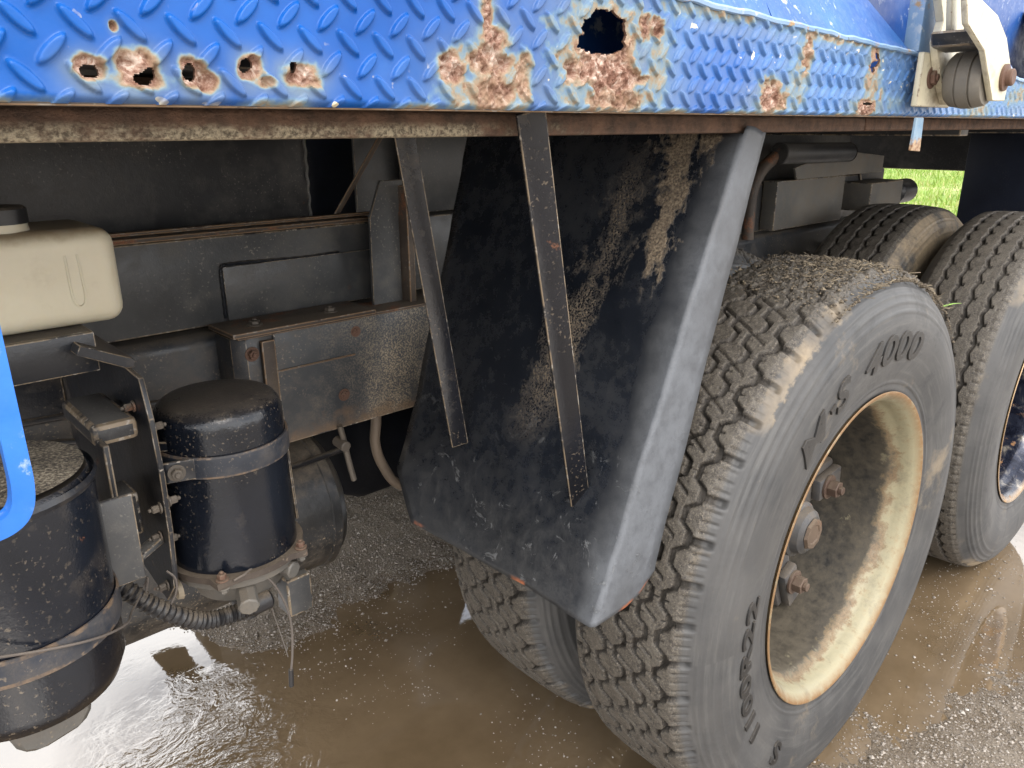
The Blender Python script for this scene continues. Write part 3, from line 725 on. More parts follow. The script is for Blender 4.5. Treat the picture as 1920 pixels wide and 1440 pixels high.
# hanger plate bolted on the rail
HB = part('rail_hanger', MB().box(.548, 1.10, 1.176, 1.184, .782, .984, .003), M_hanger)
sub('side_channel', MB().prism([(.480, 1.249), (.480, 1.19), (.500, 1.176), (.5465, 1.176), (.5465, 1.181), (.503, 1.181), (.486, 1.193), (.486, 1.249)], 'z', .80, .982, .0008), M_frame, HB)
sub('side_web', MB().box(.522, .5455, 1.165, 1.175, .80, .975, .002), M_rusty, HB)
sub('top_plate', MB().box(.470, .735, 1.150, 1.249, .9905, .9985, .002), M_rusty, HB)
sub('under_plate', MB().box(.482, 1.10, 1.162, 1.249, .9845, .9895, .001), M_rusty, HB)
for x in (.525, .665): sub('bolt', MB().hexbolt((x, 1.19, .9985), (0, 0, 1), .009, .008), M_bolt, HB)
sub('bolt', MB().hexbolt((.508, 1.1755, .955), (0, -1, 0), .0085, .010), M_boltrust, HB)
sub('bolt', MB().hexbolt((.672, 1.1755, .845), (0, -1, 0), .008, .004), M_boltrust, HB)
sub('bolt', MB().hexbolt((.705, 1.1755, .958), (0, -1, 0), .007, .004), M_boltrust, HB)
sub('face_ridge', MB().box(.549, .700, 1.1725, 1.1755, .915, .918, .001), M_rusty, HB)
# rail fixings further back
for x, z in [(1.9, .90), (2.0, .86), (2.15, .89), (2.25, .85), (2.40, .90), (2.55, .88), (2.7, .90), (2.85, .86)]:
    sub('bolt', MB().hexbolt((x, 1.2495, z), (0, -1, 0), .012, .016), M_bolt, CH)

# rear of the chassis: tipping pivot, block, pin
b = MB(); b.box(2.24, 2.70, 1.22, 1.268, .996, 1.146, .003); part('pivot_side_box', b, M_frame3)
part('pivot_gusset', MB().prism([(2.30, 1.150), (2.92, 1.150), (2.92, 1.205), (2.56, 1.232), (2.28, 1.185)], 'y', 1.19, 1.198, .001), M_frame3)
pv = part('pivot_tube', MB().cyl((2.12, 1.16, 1.232), (2.56, 1.16, 1.226), .030, 28, .003), M_void)
sub('tube_end_ring', MB().lathe([(2.561, .018), (2.566, .020), (2.566, .029), (2.561, .031)], (0, 1.16, 1.226), 'x', 28, True), M_rusty, pv)
part('vertical_pipe', MB().tube([(2.06, 1.2, .99), (2.06, 1.2, 1.12), (2.09, 1.19, 1.19), (2.14, 1.17, 1.23)], .018, 12, 6), M_rusty)
part('rear_block', MB().box(2.78, 3.05, 1.16, 1.26, 1.02, 1.118, .004), M_frame3)
part('rear_pin', MB().cyl((3.06, 1.20, 1.07), (3.20, 1.20, 1.07), .045, 18, .012), M_void)
part('rear_block_flange', MB().prism([(3.0, .99), (3.12, 1.03), (3.12, 1.15), (3.02, 1.20), (2.9, 1.16)], 'y', 1.262, 1.30, .004), M_void)
part('rear_hanging_flap', MB().box(3.40, 3.415, .46, 1.072, .55, 1.335, .003), M_blueblack)
part('rear_cross_member', MB().box(3.8, 3.9, .62, 2.8, 1.118, 1.343, .004), M_void)
# drive axles and suspension
for x in (1.369, 2.60):
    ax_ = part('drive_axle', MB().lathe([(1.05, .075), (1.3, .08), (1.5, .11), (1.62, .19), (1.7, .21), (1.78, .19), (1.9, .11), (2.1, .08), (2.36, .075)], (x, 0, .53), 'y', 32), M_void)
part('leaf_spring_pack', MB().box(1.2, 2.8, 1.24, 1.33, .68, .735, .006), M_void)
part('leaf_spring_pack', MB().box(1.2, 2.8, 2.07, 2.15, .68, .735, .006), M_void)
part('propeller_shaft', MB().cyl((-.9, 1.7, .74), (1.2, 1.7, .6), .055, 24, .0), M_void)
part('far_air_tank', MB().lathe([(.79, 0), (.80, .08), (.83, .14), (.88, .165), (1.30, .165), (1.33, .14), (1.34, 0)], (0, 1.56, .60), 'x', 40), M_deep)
for k in range(4):
    part('brake_hose', MB().tube([(.86, 1.33, .84-.012*k), (.98, 1.36, .76-.010*k), (1.12, 1.34, .75-.012*k), (1.30, 1.28, .80)], .007, 8, 8), M_creamhose if k % 2 else M_rusty)
part('brake_hose', MB().tube([(.816, 1.30, .78), (.814, 1.30, .722), (.808, 1.30, .673), (.822, 1.30, .619), (.862, 1.30, .557), (.95, 1.31, .52)], .011, 12, 8), M_pipe)

# --- wheels
TR, TW = .540, .262
def tyre_mesh(name, kind, nth, mat):
    side = np.array([(.013, .298), (.002, .308), (-.003, .318), (-.004, .330), (-.009, .350), (-.015, .380), (-.0185, .410), (-.019, .436), (-.016, .458), (-.010, .478), (-.002, .495), (.008, .509), (.017, .519), (.026, .5275), (.033, .533)])
    n_s = 84; t = np.linspace(0, len(side)-1, n_s); i0 = np.clip(t.astype(int), 0, len(side)-2); ff = (t-i0)
    def cr_(P):
        Pm = np.vstack([2*P[0]-P[1], P, 2*P[-1]-P[-2]]); a, b_, c_, d_ = Pm[i0], Pm[i0+1], Pm[i0+2], Pm[i0+3]; f_ = ff[:, None]
        return .5*((2*b_)+(c_-a)*f_+(2*a-5*b_+4*c_-d_)*f_**2+(3*b_-a-3*c_+d_)*f_**3)
    sp = cr_(side)
    na = 150; aa = np.linspace(.033, TW-.033, na+2)[1:-1]; crown = .533+.007*np.sin(np.pi*np.clip((aa-.033)/(TW-.066), 0, 1))**.5
    other = np.stack([TW-sp[::-1, 0], sp[::-1, 1]], 1)[1::4]
    prof = np.vstack([sp, np.stack([aa, crown], 1), other]); npf = len(prof)
    tang = np.gradient(prof, axis=0); nrm_ = np.stack([-tang[:, 1], tang[:, 0]], 1); nrm_ /= np.linalg.norm(nrm_, axis=1)[:, None]
    th = np.linspace(0, 2*np.pi, nth, endpoint=False)
    TH, A = np.meshgrid(th, prof[:, 0], indexing='ij'); _, RA = np.meshgrid(th, prof[:, 1], indexing='ij')
    cut = np.zeros_like(A)
    treadm = sst(RA, .522, .530)
    tri = lambda p: 2*np.abs(2*(p-np.floor(p+.5)))-1
    sqz = lambda p: np.clip(tri(p)*3.0, -1, 1)
    side_ = np.where(A > TW/2, TW-A, A)
    if kind == 'zigzag':
        N = 50
        for gi, (ac, am, ph) in enumerate([(.054, .008, 0), (.092, .009, .5), (.131, .009, 0), (.170, .009, .5), (.208, .008, 0)]):
            zz = ac+am*sqz(TH*N/(2*np.pi)+ph)
            cut = np.maximum(cut, .0135*sst(.0056-np.abs(A-zz), 0, .0013))
            cut = np.maximum(cut, .006*sst(.0125-np.abs(A-zz), 0, .001)*sst(.05-np.abs(tri(TH*N/(2*np.pi)+ph+.25)), 0, .02))
        # cross sipes and shoulder notches
        pm = TH*N/(2*np.pi)
        dN = np.abs(pm-np.round(pm))*2*np.pi*TR/N
        cut = np.maximum(cut, .012*sst(.0075-dN, 0, .003)*sst(side_, .010, .018)*sst(.050-side_, 0, .008))
        pm2 = TH*N*4/(2*np.pi); d2 = np.abs(pm2-np.round(pm2))*2*np.pi*TR/(N*4)
        cut = np.maximum(cut, .003*sst(.0024-d2, 0, .0012)*sst(side_, .012, .018)*sst(.036-side_, 0, .004))
        pm3 = TH*N/(2*np.pi)+.5+(A-.13)*9
        d3 = np.abs(pm3-np.round(pm3))*2*np.pi*TR/N
        cut = np.maximum(cut, .0055*sst(.0036-d3, 0, .0014)*sst(side_, .066, .070))
    else:
        N = 64
        for ac, ph in [(.066, 0), (.110, .3), (.152, 0), (.196, .3)]:
            zz = ac+.0045*tri(TH*N/(2*np.pi)+ph)
            cut = np.maximum(cut, .010*sst(.0052-np.abs(A-zz), 0, .002))
            pm = TH*N/(2*np.pi)+ph; dN = np.abs(pm-np.round(pm))*2*np.pi*TR/N
            cut = np.maximum(cut, .010*sst(.0045-dN, 0, .002)*sst(.011-np.abs(A-zz), 0, .002))
        pm = TH*120/(2*np.pi); dN = np.abs(pm-np.round(pm))*2*np.pi*TR/120
        cut = np.maximum(cut, .004*sst(.0025-dN, 0, .001)*sst(side_, .024, .030)*sst(.046-side_, 0, .004))
    wear = .55+.45*sst(fbm(TH*9, A*22+2, 4), .32, .62); cut = cut*wear
    # clay packed over the top of the tyre
    if kind == 'zigzag':
        mudw = sst(TH, R(38), R(60))*sst(R(122)-TH, 0, R(22))*sst(A, .010, .035); mudn = fbm(TH*26+3, A*46, 5)
        mudw = mudw*sst(mudn, .30, .50); cut = cut*(1-.85*mudw)-mudw*(.001+(fbm(TH*70, A*130, 5)-.42)*.016)
    # grit relief and fine rings moulded into the sidewall
    groove = np.clip(cut/.009, 0, 1)*treadm; cut = cut+treadm*((fbm(TH*60, A*110, 4)-.5)*.0020)
    ring = np.zeros_like(A)
    for rc_ in (.334, .468, .484, .496, .506): ring = np.maximum(ring, .0020*sst(.0028-np.abs(RA-rc_), 0, .0022))
    Rr = RA+nrm_[None, :, 1]*(ring-cut); Aa = A+nrm_[None, :, 0]*(ring-cut)
    V = np.stack([Rr*np.cos(TH), Aa, Rr*np.sin(TH)], -1).reshape(-1, 3)
    sh = np.exp(-((RA-.517)/.014)**2)*(A < TW/2+.05)
    o, _ = grid_mesh(name, V, nth, npf, mat, None, wrap=True, attrs={'tread': treadm, 'shoulder': sh, 'groove': groove})
    return o, prof
ty1, PROF = tyre_mesh('tyre', 'zigzag', 1408, M_tyre)
ty2, _ = tyre_mesh('tyre', 'rib', 900, M_tyre2)
def sidewall_a(r):
    s_ = PROF[:84]; return np.interp(r, s_[:, 1], s_[:, 0])
def rim_mesh(name, mat):
    pr = [(.016, .299), (.004, .304), (-.004, .311), (-.0065, .3155), (-.008, .3145), (-.008, .311), (-.004, .305), (.004, .297), (.014, .292), (.026, .2895), (.036, .287), (.046, .279), (.056, .2765), (.10, .2755), (.20, .272), (.250, .270), (.254, .276), (.254, .290)]
    o = MB().lathe(pr, (0, 0, 0), 'y', 128, True).build(name, mat, None, 50)
    at = o.data.attributes.new('lip', 'FLOAT', 'POINT'); n = len(pr)
    at.data.foreach_set('value', np.array([1. if 2 <= (i % n) <= 5 else (.6 if (i % n) in (1, 6) else 0.) for i in range(n*128)], np.float32))
    return o
def fit(o, w_): o.parent = w_; return o
def text_on_tyre(txt, r0, phi, height, parent, squeeze=1., italic=0.):
    """letters bent round the sidewall, reading clockwise; phi: start angle, degrees"""
    cu = bpy.data.curves.new('letters', 'FONT'); cu.body = txt; cu.size = height*1.40; cu.extrude = .0019; cu.bevel_depth = .0006; cu.space_character = 1.06; cu.resolution_u = 4; cu.shear = italic; cu.offset = height*.022
    to = bpy.data.objects.new('letters', cu); C.objects.link(to)
    bpy.context.view_layer.update()
    me = bpy.data.meshes.new_from_object(to.evaluated_get(bpy.context.evaluated_depsgraph_get()))
    C.objects.unlink(to); bpy.data.objects.remove(to)
    bt = bmesh.new(); bt.from_mesh(me); bmesh.ops.triangulate(bt, faces=bt.faces[:])
    for _ in range(3):
        lg = [e_ for e_ in bt.edges if e_.calc_length() > .007]
        if lg: bmesh.ops.subdivide_edges(bt, edges=lg, cuts=1); bmesh.ops.triangulate(bt, faces=bt.faces[:])
    bt.to_mesh(me); bt.free()
    n = len(me.vertices); co = np.zeros(n*3, np.float32); me.vertices.foreach_get('co', co); co = co.reshape(-1, 3)
    r_ = r0+co[:, 1]; ph = R(phi)-co[:, 0]*squeeze/r0
    a = sidewall_a(r_)-co[:, 2]-.0009
    out = np.stack([r_*np.cos(ph), a, r_*np.sin(ph)], 1).astype(np.float32)
    me.vertices.foreach_set('co', out.ravel()); me.update(); me.name = 'lettering'
    return finish('lettering', me, M_letter, parent, 30)
def hub_set(w_, ang0, out_y):
    b = MB().lathe([(out_y+.001, 0), (out_y+.001, .036), (out_y+.008, .046), (out_y+.022, .051), (out_y+.026, .058), (out_y+.06, .062), (out_y+.064, .085), (out_y+.09, .095), (out_y+.10, .13), (out_y+.16, .14), (out_y+.20, .14)], (0, 0, 0), 'y', 40)
    b.build('hub', M_hub, w_, 35)
    MB().lathe([(out_y-.004, 0), (out_y-.004, .020), (out_y-.006, .022), (out_y-.006, .031), (out_y, .034)], (0, 0, 0), 'y', 8).build('hub_cap_nut', M_hubend, w_, 30)
    for k in range(5):
        t = R(ang0+72*k); d = Vector((math.cos(t), 0, math.sin(t))); tn = Vector((-math.sin(t), 0, math.cos(t)))
        s_ = MB(); p = d*.10; q_ = d*.262
        mm = Matrix((d, Vector((0, 1, 0)), d.cross(Vector((0, 1, 0))))).transposed().to_4x4(); mm.translation = (p+q_)/2+Vector((0, .195, 0))
        s_.box(-.081, .081, -.035, .035, -.038, .038, .012, mm); s_.build('hub_spoke', M_hub, w_)
        c_ = MB(); cp = d*.19
        mm2 = mm.copy(); mm2.translation = d*.205+Vector((0, .150, 0))
        c_.box(-.05, .05, -.011, .011, -.026, .026, .006, mm2); c_.build('rim_clamp', M_hub, w_)
        MB().hexbolt(d*.19+Vector((0, .139, 0)), (0, -1, 0), .019, .026).build('wheel_nut', M_nut, w_, 30)
rim1 = rim_mesh('rim', M_rim); rim2 = rim_mesh('rim', M_rim2)
YW = .514; ZC = .53
def wheel(loc, tyre, rim, rot, hub, label=None, flip=False, first=False):
    w_ = empty('wheel', None, loc); T(w_)
    if flip: w_.rotation_euler = (0, 0, math.pi)
    for src in (tyre, rim):
        if first: o = src
        else: o = src.copy(); C.objects.link(o)
        o.parent = w_; o.rotation_euler = (0, R(rot), 0) if src is tyre else (0, 0, 0)
    if label: w_['label'] = label
    return w_
w1 = wheel((1.369, YW, ZC), ty1, rim1, 0, True, 'outer wheel with cream rim and caked tyre', first=True)
text_on_tyre('M', .378, 137, .056, w1, 1.25, .15); text_on_tyre('-', .392, 122.5, .045, w1, .9); text_on_tyre('S', .378, 120, .056, w1, 1.15, .15)
text_on_tyre('4000', .380, 105, .054, w1, 1.42, .1)
text_on_tyre('1100R22', .388, -145, .034, w1, 1.75)
text_on_tyre('S', .385, -126, .042, w1, 1.2)
hub_set(w1, 6, .078)
w2 = wheel((2.60, YW, ZC), ty2, rim2, 0, True, 'second outer wheel with flaking chrome rim', first=True)
hub_set(w2, 40, .078)
wheel((1.369, YW+.335, ZC), ty1, rim1, 3, False)
wi = wheel((2.60, YW+.335, ZC), ty2, rim1, 3, False, 'inner twin wheel with tan-stained sidewall')
for o in wi.children:
    if o.name.startswith('tyre'): o.material_slots[0].link = 'OBJECT'; o.material_slots[0].material = m_tyre('tan_stained_tyre_rubber', 1., .42)
for x, y, t_ in [(1.369, 2.886, ty1), (1.369, 2.551, ty1), (2.60, 2.886, ty2), (2.60, 2.551, ty2)]:
    wheel((x, y, ZC), t_, rim1, 11, False, None, True)
# clay and straw caked on the outer tyre
n = 6000
ph = rng.normal(80, 19, n); a_ = np.clip(rng.normal(.10, .07, n), .004, .25)
ph = np.where(ph > 112, 112-rng.uniform(0, 30, n), ph); ph = np.where(ph < 40, 40+rng.uniform(0, 30, n), ph)
rad = np.interp(a_, PROF[70:-21, 0], PROF[70:-21, 1])+rng.uniform(.0, .005, n)
mx_ = 1.369+rad*np.cos(np.radians(ph)); mz_ = ZC+rad*np.sin(np.radians(ph)); my_ = YW+a_
sz = np.clip(rng.lognormal(math.log(.0017), .5, n), .0006, .006)
clods = pebbles(mx_, my_, mz_, sz, 'caked_mud', None, M_straw, rng.beta(1.6, 2.2, n)); tag(clods, 'crumbs of dry tan mud caked over the top of the cream-rimmed outer tyre', 'mud', kind='stuff')
n = 500; sv = []; sf = []; tone = []
ph = rng.uniform(55, 104, n); a_ = np.clip(rng.normal(.085, .06, n), .004, .23); rad = np.interp(a_, PROF[70:-21, 0], PROF[70:-21, 1])+.003
for i in range(n):
    t_ = R(ph[i]); p = Vector((1.369+rad[i]*math.cos(t_), YW+a_[i], ZC+rad[i]*math.sin(t_))); er = Vector((math.cos(t_), 0, math.sin(t_))); et = Vector((-math.sin(t_), 0, math.cos(t_)))
    an_ = random.uniform(0, 6.28); d = (et*math.cos(an_)+Vector((0, 1, 0))*math.sin(an_)+er*random.uniform(-.15, .35)).normalized(); l = random.uniform(.006, .022); s_ = d.cross(er).normalized()*random.uniform(.0003, .0007); u_ = er*.0008
    k = len(sv); sv += [p-s_, p+s_, p+d*l+u_+s_*.6, p+d*l+u_-s_*.6, p+er*.001, p+d*l+u_*2+er*.0006]; sf += [(k, k+1, k+2, k+3), (k, k+4, k+5, k+3), (k+1, k+2, k+5, k+4)]; tone += [random.uniform(.5, 1)]*6
so_ = MB().add(sv, sf).build('straw', M_straw, None, None); at = so_.data.attributes.new('tone', 'FLOAT', 'POINT'); at.data.foreach_set('value', np.array(tone, np.float32))
tag(so_, 'fine dry straw stuck in the mud on top of the cream-rimmed outer tyre', 'straw', kind='stuff')
g = MB(); P0 = Vector((1.369+.535*math.cos(R(52)), YW+.02, ZC+.535*math.sin(R(52))))
for i in range(6):
    t = i/5; c_ = P0+Vector((.075*t, -.015*t, .012*t-.012*t*t)); wd_ = .0025*(1-t*.9)
    g.v += [(c_+Vector((0, 0, wd_)))[:], (c_+Vector((0, -wd_*.8, -.0003)))[:], (c_-Vector((0, 0, wd_)))[:]]
for i in range(5): k = i*3; g.f += [(k, k+3, k+4, k+1), (k+1, k+4, k+5, k+2)]
tag(g.build('grass_blade', M_blade, None, None), 'single green grass blade poking out behind the cream-rimmed outer tyre', 'grass blade')

# --- mudguard ahead of the wheels
def mud_profile(z):
    """points (x, y) across the sheet at height z; from the inner edge to the outer lip"""
    t = (z-.66)/.64; X = .668+.272*t; L = .126-.070*t; rad = .007
    yin = float(np.interp(z, [.661, .729, .775, 1.052, 1.30], [.971, 1.054, 1.053, 1.083, 1.125]))
    yo = .566
    out = []
    for k in range(26): f_ = k/25; out.append((X+.004*math.sin(f_*3.1), yin+(yo+rad-yin)*f_))
    for k in range(1, 14): a = R(90*k/13); out.append((X+rad*(1-math.cos(a)), yo+rad-rad*math.sin(a)))
    for k in range(1, 5): f_ = k/4; out.append((X+rad+max(.004, L-rad)*f_, yo+.004*f_*f_))
    return out
nz = 90; MV = []; edge = []
for i in range(nz):
    f_ = i/(nz-1)
    base = mud_profile(.66); npt = len(base)
    for j in range(npt):
        # the bottom edge climbs to the inner side a little and is nicked at the outer corner
        zb = .664+.007*j/npt+.006*(j > npt-3)+.022*(j > npt-2)+.004*(fbm(np.array(j*.35), np.array(1.2), 3)-.5)
        zt_ = 1.3075-.009*sst(j, npt-5, npt-1) if j > 30 else (1.297 if j > 21 else 1.335)
        z = float(zb+(zt_-zb)*f_)
        x, y = mud_profile(z)[j]
        wv_ = (float(fbm(np.array(x*9+z*6), np.array(y*9), 3))-.5)*.010
        MV.append((x+wv_, y, z)); edge.append(max(0, 1-(z-zb)/.012))
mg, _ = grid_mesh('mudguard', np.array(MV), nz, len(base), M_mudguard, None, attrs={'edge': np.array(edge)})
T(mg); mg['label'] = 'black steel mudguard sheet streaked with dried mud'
sm = mg.modifiers.new('thickness', 'SOLIDIFY'); sm.thickness = .003; sm.offset = 0
def strut(p, q, wd_, th):
    return sub('mudguard_strut', MB().bar(p, q, wd_, th, (-.45, -1, 0)), M_strut, mg)
strut((.532, .548, 1.322), (.738, .655, .800), .030, .006)
strut((.590, .845, 1.342), (.722, .905, .816), .028, .006)

# far side mudguard so that the puddle mirrors it
fm, _ = grid_mesh('mudguard', np.array([(x, 3.4-y, z) for x, y, z in MV]), nz, len(base), M_mudguard, None, attrs={'edge': np.array(edge)}, flip=True); T(fm)

# --- cream header tank on its bracket
b = bmesh.new(); bmesh.ops.create_cube(b, size=1)
for v in b.verts: v.co = Vector((.120+v.co.x*.295, 1.015+v.co.y*.135, 1.148+v.co.z*.108))
bmesh.ops.bevel(b, geom=b.edges[:], offset=.019, segments=5, affect='EDGES', profile=.5)
tk = part('header_tank', MB().bm(b), M_plastic, 60, 'aged cream plastic header tank')
sub('filler_neck', MB().lathe([(1.195, .028), (1.210, .026), (1.210, 0)], (.165, .99, 0), 'z', 28), M_plastic, tk)
sub('filler_cap', MB().lathe([(1.210, 0), (1.210, .028), (1.2255, .028), (1.228, .025), (1.228, 0)], (.165, .99, 0), 'z', 20), M_hose, tk)
sub('moulded_rib', MB().tube([(.212, .9480, 1.175), (.212, .9475, 1.150), (.213, .9475, 1.125), (.219, .9475, 1.1175), (.225, .9475, 1.125), (.225, .9475, 1.150), (.224, .9480, 1.175)], .0014, 6, 6), M_plastic, tk)
br = part('tank_bracket', MB().box(-.05, .222, .925, .931, 1.047, 1.092, .0015), M_black)
sub('tank_shelf', MB().box(-.05, .222, .9315, 1.10, 1.086, 1.092, .001), M_black, br)

# --- blue step hoop
hp = [(.0665, .50, 1.33), (.0668, .50, 1.25), (.0668, .50, 1.185), (.0668, .50, 1.13), (.0665, .50, 1.108), (.0635, .50, 1.094), (.0560, .50, 1.0865), (.040, .50, 1.083), (0, .50, 1.074), (-.12, .50, 1.05), (-.20, .50, 1.045), (-.225, .50, 1.06), (-.225, .50, 1.2), (-.22, .50, 1.33)]
part('step_hoop', MB().tube(hp, .0084, 4, 8), M_bluehoop, 30, 'bright blue bent step hoop')

# --- tall black canister
cn_ = (.077, .80)
cv = part('filter_canister', MB().lathe([(.765, 0), (.765, .050), (.767, .068), (.776, .082), (.795, .0895), (.990, .0905), (.996, .089), (1.001, .085), (.999, .081), (1.004, .05), (1.006, 0)], (cn_[0], cn_[1], 0), 'z', 72), M_blackglossy, 50, 'tall black canister with dusty lid')
sub('sandy_lid', MB().lathe([(1.0055, .084), (1.0075, .05), (1.0085, 0)], (cn_[0], cn_[1], 0), 'z', 60), M_sand, cv)
sub('top_rim', MB().lathe([(.989, .0915), (.994, .0935), (.999, .0915), (.994, .0900)], (cn_[0], cn_[1], 0), 'z', 72, True), M_black, cv)
sub('strap_band', MB().lathe([(.838, .0908), (.838, .0925), (.842, .0930), (.862, .0930), (.866, .0925), (.866, .0908)], (cn_[0], cn_[1], 0), 'z', 72, True, (0, 1, 3, 4)), M_band, cv)
sub('drain_outlet', MB().prism([(.040, .764), (.118, .764), (.122, .742), (.110, .724), (.070, .716), (.052, .724)], 'y', .765, .83, .006), M_alu, cv)
sub('outlet_stub', MB().cyl((.118, .80, .752), (.138, .80, .748), .013, 14, .003), M_rusty, cv)
# --- mounting bracket between canister and dryer
bk = part('mounting_bracket', MB().prism([(.87, 1.045), (1.245, 1.075), (1.245, .86), (.98, .76), (.90, .745), (.865, .78), (.852, .86), (.850, .94), (.856, 1.0)], 'x', .244, .250, .001), M_black)
sub('arm_plate', MB().box(.10, .2435, 1.235, 1.249, .90, 1.06, .003), M_black, bk)
sub('top_arm', MB().prism([(.243, 1.05), (.252, 1.05), (.252, 1.06), (.20, 1.085), (.195, 1.075)], 'y', .90, 1.24, .001), M_black, bk)
sub('box_arm', MB().box(.190, .238, .875, 1.0, .975, 1.000, .006), M_void, bk)
sub('front_web', MB().box(.192, .199, .850, .95, .83, .985, .002), M_black, bk)
sub('clamp_plate', MB().box(.166, .203, .812, .817, .838, .940, .0015), M_frame2, bk)
sub('lower_arm', MB().bar((.20, .86, .835), (.245, .885, .842), .016, .008, (0, 0, 1)), M_frame2, bk)
sub('inner_valve', MB().box(.206, .232, .90, .95, .845, .90, .004), M_void, bk)
for (x, y, z), d in [((.2515, .872, .985), (1, 0, 0)), ((.2435, .862, .890), (-1, 0, 0)), ((.2515, .862, .895), (1, 0, 0)), ((.2435, .885, .775), (-1, 0, 0)), ((.2515, .885, .835), (1, 0, 0)), ((.2435, .880, .845), (-1, 0, 0)), ((.2435, .90, 1.005), (-1, 0, 0))]:
    sub('bolt', MB().hexbolt((x, y, z), d, .0048, .011), M_bolt, bk)
sub('square_washer', MB().box(.140, .185, 1.229, 1.2345, .985, 1.035, .002), M_black, bk)
sub('bolt', MB().hexbolt((.165, 1.2285, 1.012), (0, -1, 0), .014, .016), M_black, bk)
sub('cam_clip', MB().lathe([(-.003, 0), (-.003, .012), (.003, .014), (.004, 0)], (.258, .90, .755), 'x', 18), M_creamhose, bk)

# --- air dryer
dc = (.340, .905)
dr = part('air_dryer', MB().lathe([(.788, .078), (.966, .0765), (.975, .0758), (.983, .0735), (.990, .0690), (.9945, .0620), (.998, .050), (1.001, .030), (1.002, 0)], (dc[0], dc[1], 0), 'z', 72), M_blackglossy, 50, 'domed black air dryer canister')
sub('strap_band', MB().lathe([(.917, .0778), (.917, .0800), (.9195, .0806), (.9415, .0806), (.944, .0800), (.944, .0775)], (dc[0], dc[1], 0), 'z', 72, True, (0, 1, 3, 4)), M_band, dr)
for (x, y) in ((.262, .872),):
    sub('strap_ear', MB().bar((.252, .862, .930), (.285, .850, .931), .026, .005, (.3, -1, 0)), M_black, dr)
    sub('bolt', MB().hexbolt((.264, .8545, .930), (-.2, -1, 0), .007, .009), M_bolt, dr)
sub('strap_bracket', MB().bar((.250, .90, .952), (.285, .87, .953), .004, .012, (0, 0, 1)), M_black, dr)
poly = []
for k in range(40):
    a = 2*math.pi*k/40; lob = .086+.014*max(0, math.cos(5*(a-.35)))**6*1.2; poly.append((dc[0]+lob*math.cos(a), dc[1]+lob*math.sin(a)))
sub('base_flange', MB().prism(poly, 'z', .779, .7875, 0), M_rusty, dr)
sub('cast_base', MB().lathe([(.7785, .080), (.766, .078), (.757, .062), (.735, .055), (.728, .040), (.725, 0)], (dc[0], dc[1], 0), 'z', 40), M_alu, dr)
for k in range(5):
    a = .35+2*math.pi*k/5; sub('bolt', MB().hexbolt((dc[0]+.0905*math.cos(a), dc[1]+.0905*math.sin(a), .7875), (0, 0, 1), .0055, .009), M_boltrust, dr)
    sub('bolt', MB().hexbolt((dc[0]+.0905*math.cos(a), dc[1]+.0905*math.sin(a), .7785), (0, 0, -1), .006, .008), M_alu, dr)
sub('port_fitting', MB().cyl((.322, .845, .752), (.312, .815, .745), .013, 8, .002), M_alu, dr)
sub('port_fitting', MB().cyl((.375, .86, .76), (.385, .835, .758), .012, 8, .002), M_alu, dr)
sub('exhaust_port', MB().lathe([(.742, .026), (.725, .026), (.718, .018), (.690, .016)], (.335, .885, 0), 'z', 20), M_hose, dr)
sub('side_bracket', MB().prism([(.79, .420), (.93, .4165), (.97, .4160), (.97, .4205), (.80, .432)], 'x', 0, 0, 0) if False else MB().bar((.4185, .92, .97), (.4300, .93, .79), .05, .004, (1, 0, 0)), M_black, dr)

# --- horizontal air tank
TY, TZ = 1.33, .592
at_ = part('air_tank', MB().lathe([(-.62, 0), (-.61, .07), (-.58, .12), (-.55, .144), (.640, .144), (.655, .1445), (.656, .140), (.672, .130), (.690, .095), (.700, .05), (.702, 0)], (0, TY, TZ), 'x', 64), M_drum, 40, 'long black air tank lying under the chassis rail')
sub('end_seam', MB().lathe([(.634, .1435), (.636, .1475), (.652, .1475), (.654, .1435)], (0, TY, TZ), 'x', 64, True), M_drum, at_)
sub('drain_valve', MB().box(.535, .585, 1.20, 1.25, .42, .50, .004), M_frame2, at_)
sub('lever_rod', MB().tube([(.655, 1.17, .790), (.660, 1.17, .765), (.668, 1.17, .715), (.676, 1.17, .675)], .0055, 10, 6), M_bolt, at_)
sub('lever_joint', MB().cyl((.657, 1.155, .752), (.657, 1.19, .755), .010, 12, .002), M_bolt, at_)

# --- hose and wires
hz = [(.150, .885, .838), (.180, .862, .818), (.215, .850, .775), (.262, .850, .733), (.305, .850, .722), (.338, .850, .722)]
part('corrugated_hose', MB().tube(hz, .0105, 14, 26, lambda i: 1+.13*math.sin(i*1.9)), M_hose, 60, 'corrugated black hose')
part('hose_cuff', MB().cyl((.325, .850, .722), (.355, .850, .7235), .0135, 14, .003), M_hose)
part('loose_wire', MB().tube([(-.08, .72, .92), (-.02, .715, .905), (.03, .703, .885), (.077, .704, .868), (.125, .716, .850), (.162, .757, .826), (.182, .81, .805), (.205, .85, .800), (.2135, .85, .815), (.208, .85, .79), (.212, .85, .768), (.226, .85, .764), (.240, .85, .78), (.243, .85, .80), (.236, .855, .812)], .0013, 6, 10), M_cable)
part('loose_wire', MB().tube([(.300, .822, .786), (.312, .822, .788), (.330, .83, .785), (.352, .83, .755), (.366, .83, .715), (.370, .83, .680), (.367, .83, .640), (.362, .83, .612)], .0016, 6, 10), M_cable)
part('loose_wire', MB().tube([(.353, .85, .73), (.356, .85, .70), (.362, .846, .66), (.365, .84, .63)], .0008, 5, 8), M_cable)
part('wire_end_connector', MB().cyl((.3625, .83, .618), (.3605, .83, .590), .0034, 8, .001), M_hose)

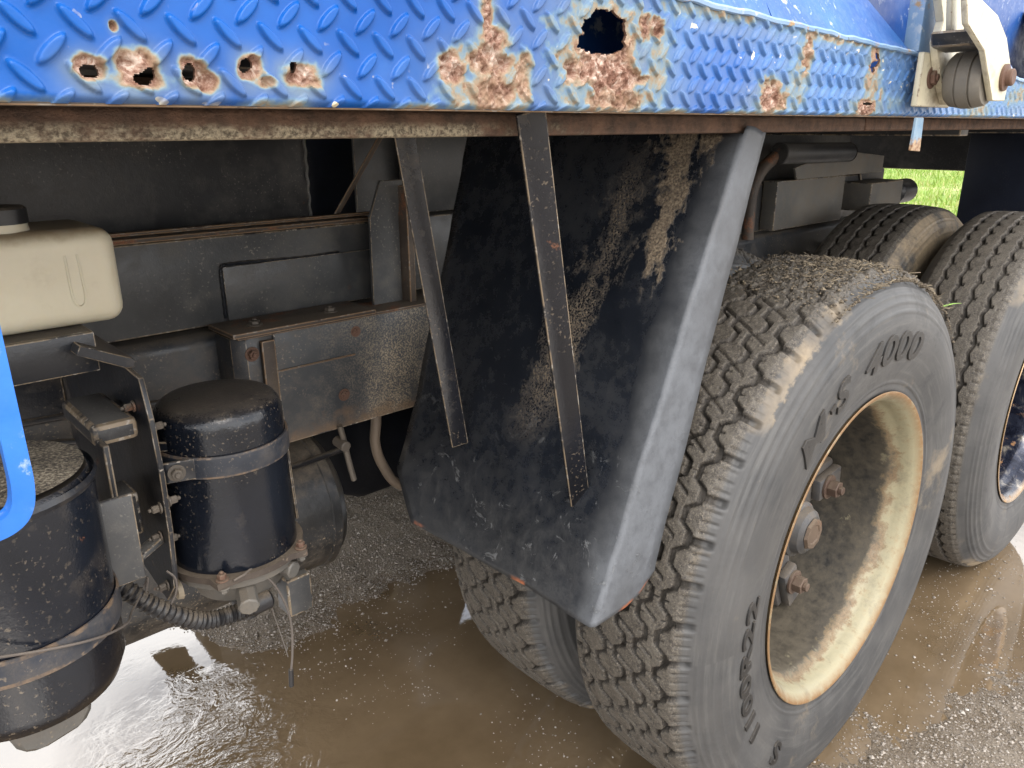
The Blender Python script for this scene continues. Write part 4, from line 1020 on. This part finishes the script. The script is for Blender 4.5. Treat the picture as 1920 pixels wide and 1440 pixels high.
part('air_line', MB().tube([(-.3, 1.238, .90), (.10, 1.236, .905), (.30, 1.236, .895), (.46, 1.22, .87), (.475, 1.19, .80), (.52, 1.20, .73), (.70, 1.24, .71)], .006, 10, 8), M_hose)
part('air_line', MB().tube([(-.3, 1.238, .87), (.10, 1.236, .872), (.28, 1.225, .85), (.40, 1.12, .80), (.40, 1.0, .765), (.385, .93, .755)], .005, 10, 8), M_hose)
part('air_line', MB().tube([(.86, 1.30, .80), (1.0, 1.26, .70), (1.15, 1.22, .70), (1.25, 1.25, .78)], .008, 10, 8), M_hose)
# --- ivory roller bracket on the skirt
cb = part('roller_bracket', MB().box(1.262, 1.395, .478, .4875, 1.334, 1.409, .002), M_clevis, 40, 'ivory steel roller bracket on the skirt')
sub('base_bolt', MB().hexbolt((1.299, .4775, 1.375), (0, -1, 0), .011, .008), M_boltrust, cb)
sub('cheek_plate', MB().prism([(1.262, 1.520), (1.259, 1.476), (1.281, 1.450), (1.270, 1.421), (1.300, 1.379), (1.348, 1.338), (1.395, 1.338), (1.42, 1.40), (1.36, 1.46), (1.33, 1.52)], 'y', .466, .4775, .001), M_clevis, cb)
sub('cheek_plate', MB().prism([(1.150, 1.50), (1.160, 1.459), (1.178, 1.432), (1.257, 1.405), (1.329, 1.341), (1.382, 1.342), (1.386, 1.387), (1.340, 1.427), (1.285, 1.452), (1.217, 1.464), (1.20, 1.50)], 'y', .398, .406, .001), M_clevis, cb)
sub('pin_bolt', MB().lathe([(.3975, .019), (.394, .019), (.3925, .012), (.386, .012), (.384, .010), (.384, 0)], (1.358, 0, 1.374), 'y', 24), M_boltrust, cb)
ro = sub('roller', MB().lathe([(.408, .010), (.4085, .036), (.412, .038), (.4215, .040), (.422, .037), (.424, .037), (.4245, .041), (.440, .041), (.4405, .038), (.4425, .038), (.443, .040), (.455, .038), (.461, .032), (.4625, .010)], (1.330, 0, 1.372), 'y', 40), M_roller, cb)
sub('arm_block', MB().prism([(1.235, 1.432), (1.30, 1.438), (1.33, 1.425), (1.30, 1.408), (1.245, 1.412)], 'y', .4075, .4655, .003), M_void, cb)
b = MB(); b.bar((1.268, .448, 1.425), (1.215, .448, 1.56), .020, .008, (0, 1, 0)); b.bar((1.268, .424, 1.425), (1.205, .424, 1.56), .022, .008, (0, 1, 0)); sub('lifting_arm', b, M_clevis, cb)
def m_tab():
    M = Mt('rust_tipped_blue_paint'); X, Y, Z = M.sep(M.vec); f = M.noise(60, 7, .7)
    col = M.mix(M.rng(f, .35, .65), (.13, .24, .38), (.24, .33, .40))
    col = M.mix(M.rng(M.ma('ADD', Z, M.rng(f, .3, .7, -.014, .014)), 1.292, 1.284), col, M.mix(M.rng(M.noise(160, 4), .4, .6), (.20, .10, .05), (.42, .30, .19)))
    return M.out(col, .65, 0., M.bump(f, .4, .002))
M_tab = m_tab()
tb = part('hanging_tab', MB().prism([(1.250, 1.3185), (1.276, 1.3185), (1.281, 1.270), (1.246, 1.272)], 'y', .470, .4745, .0008), M_tab, 40, 'chalky blue tab with rusty tip')
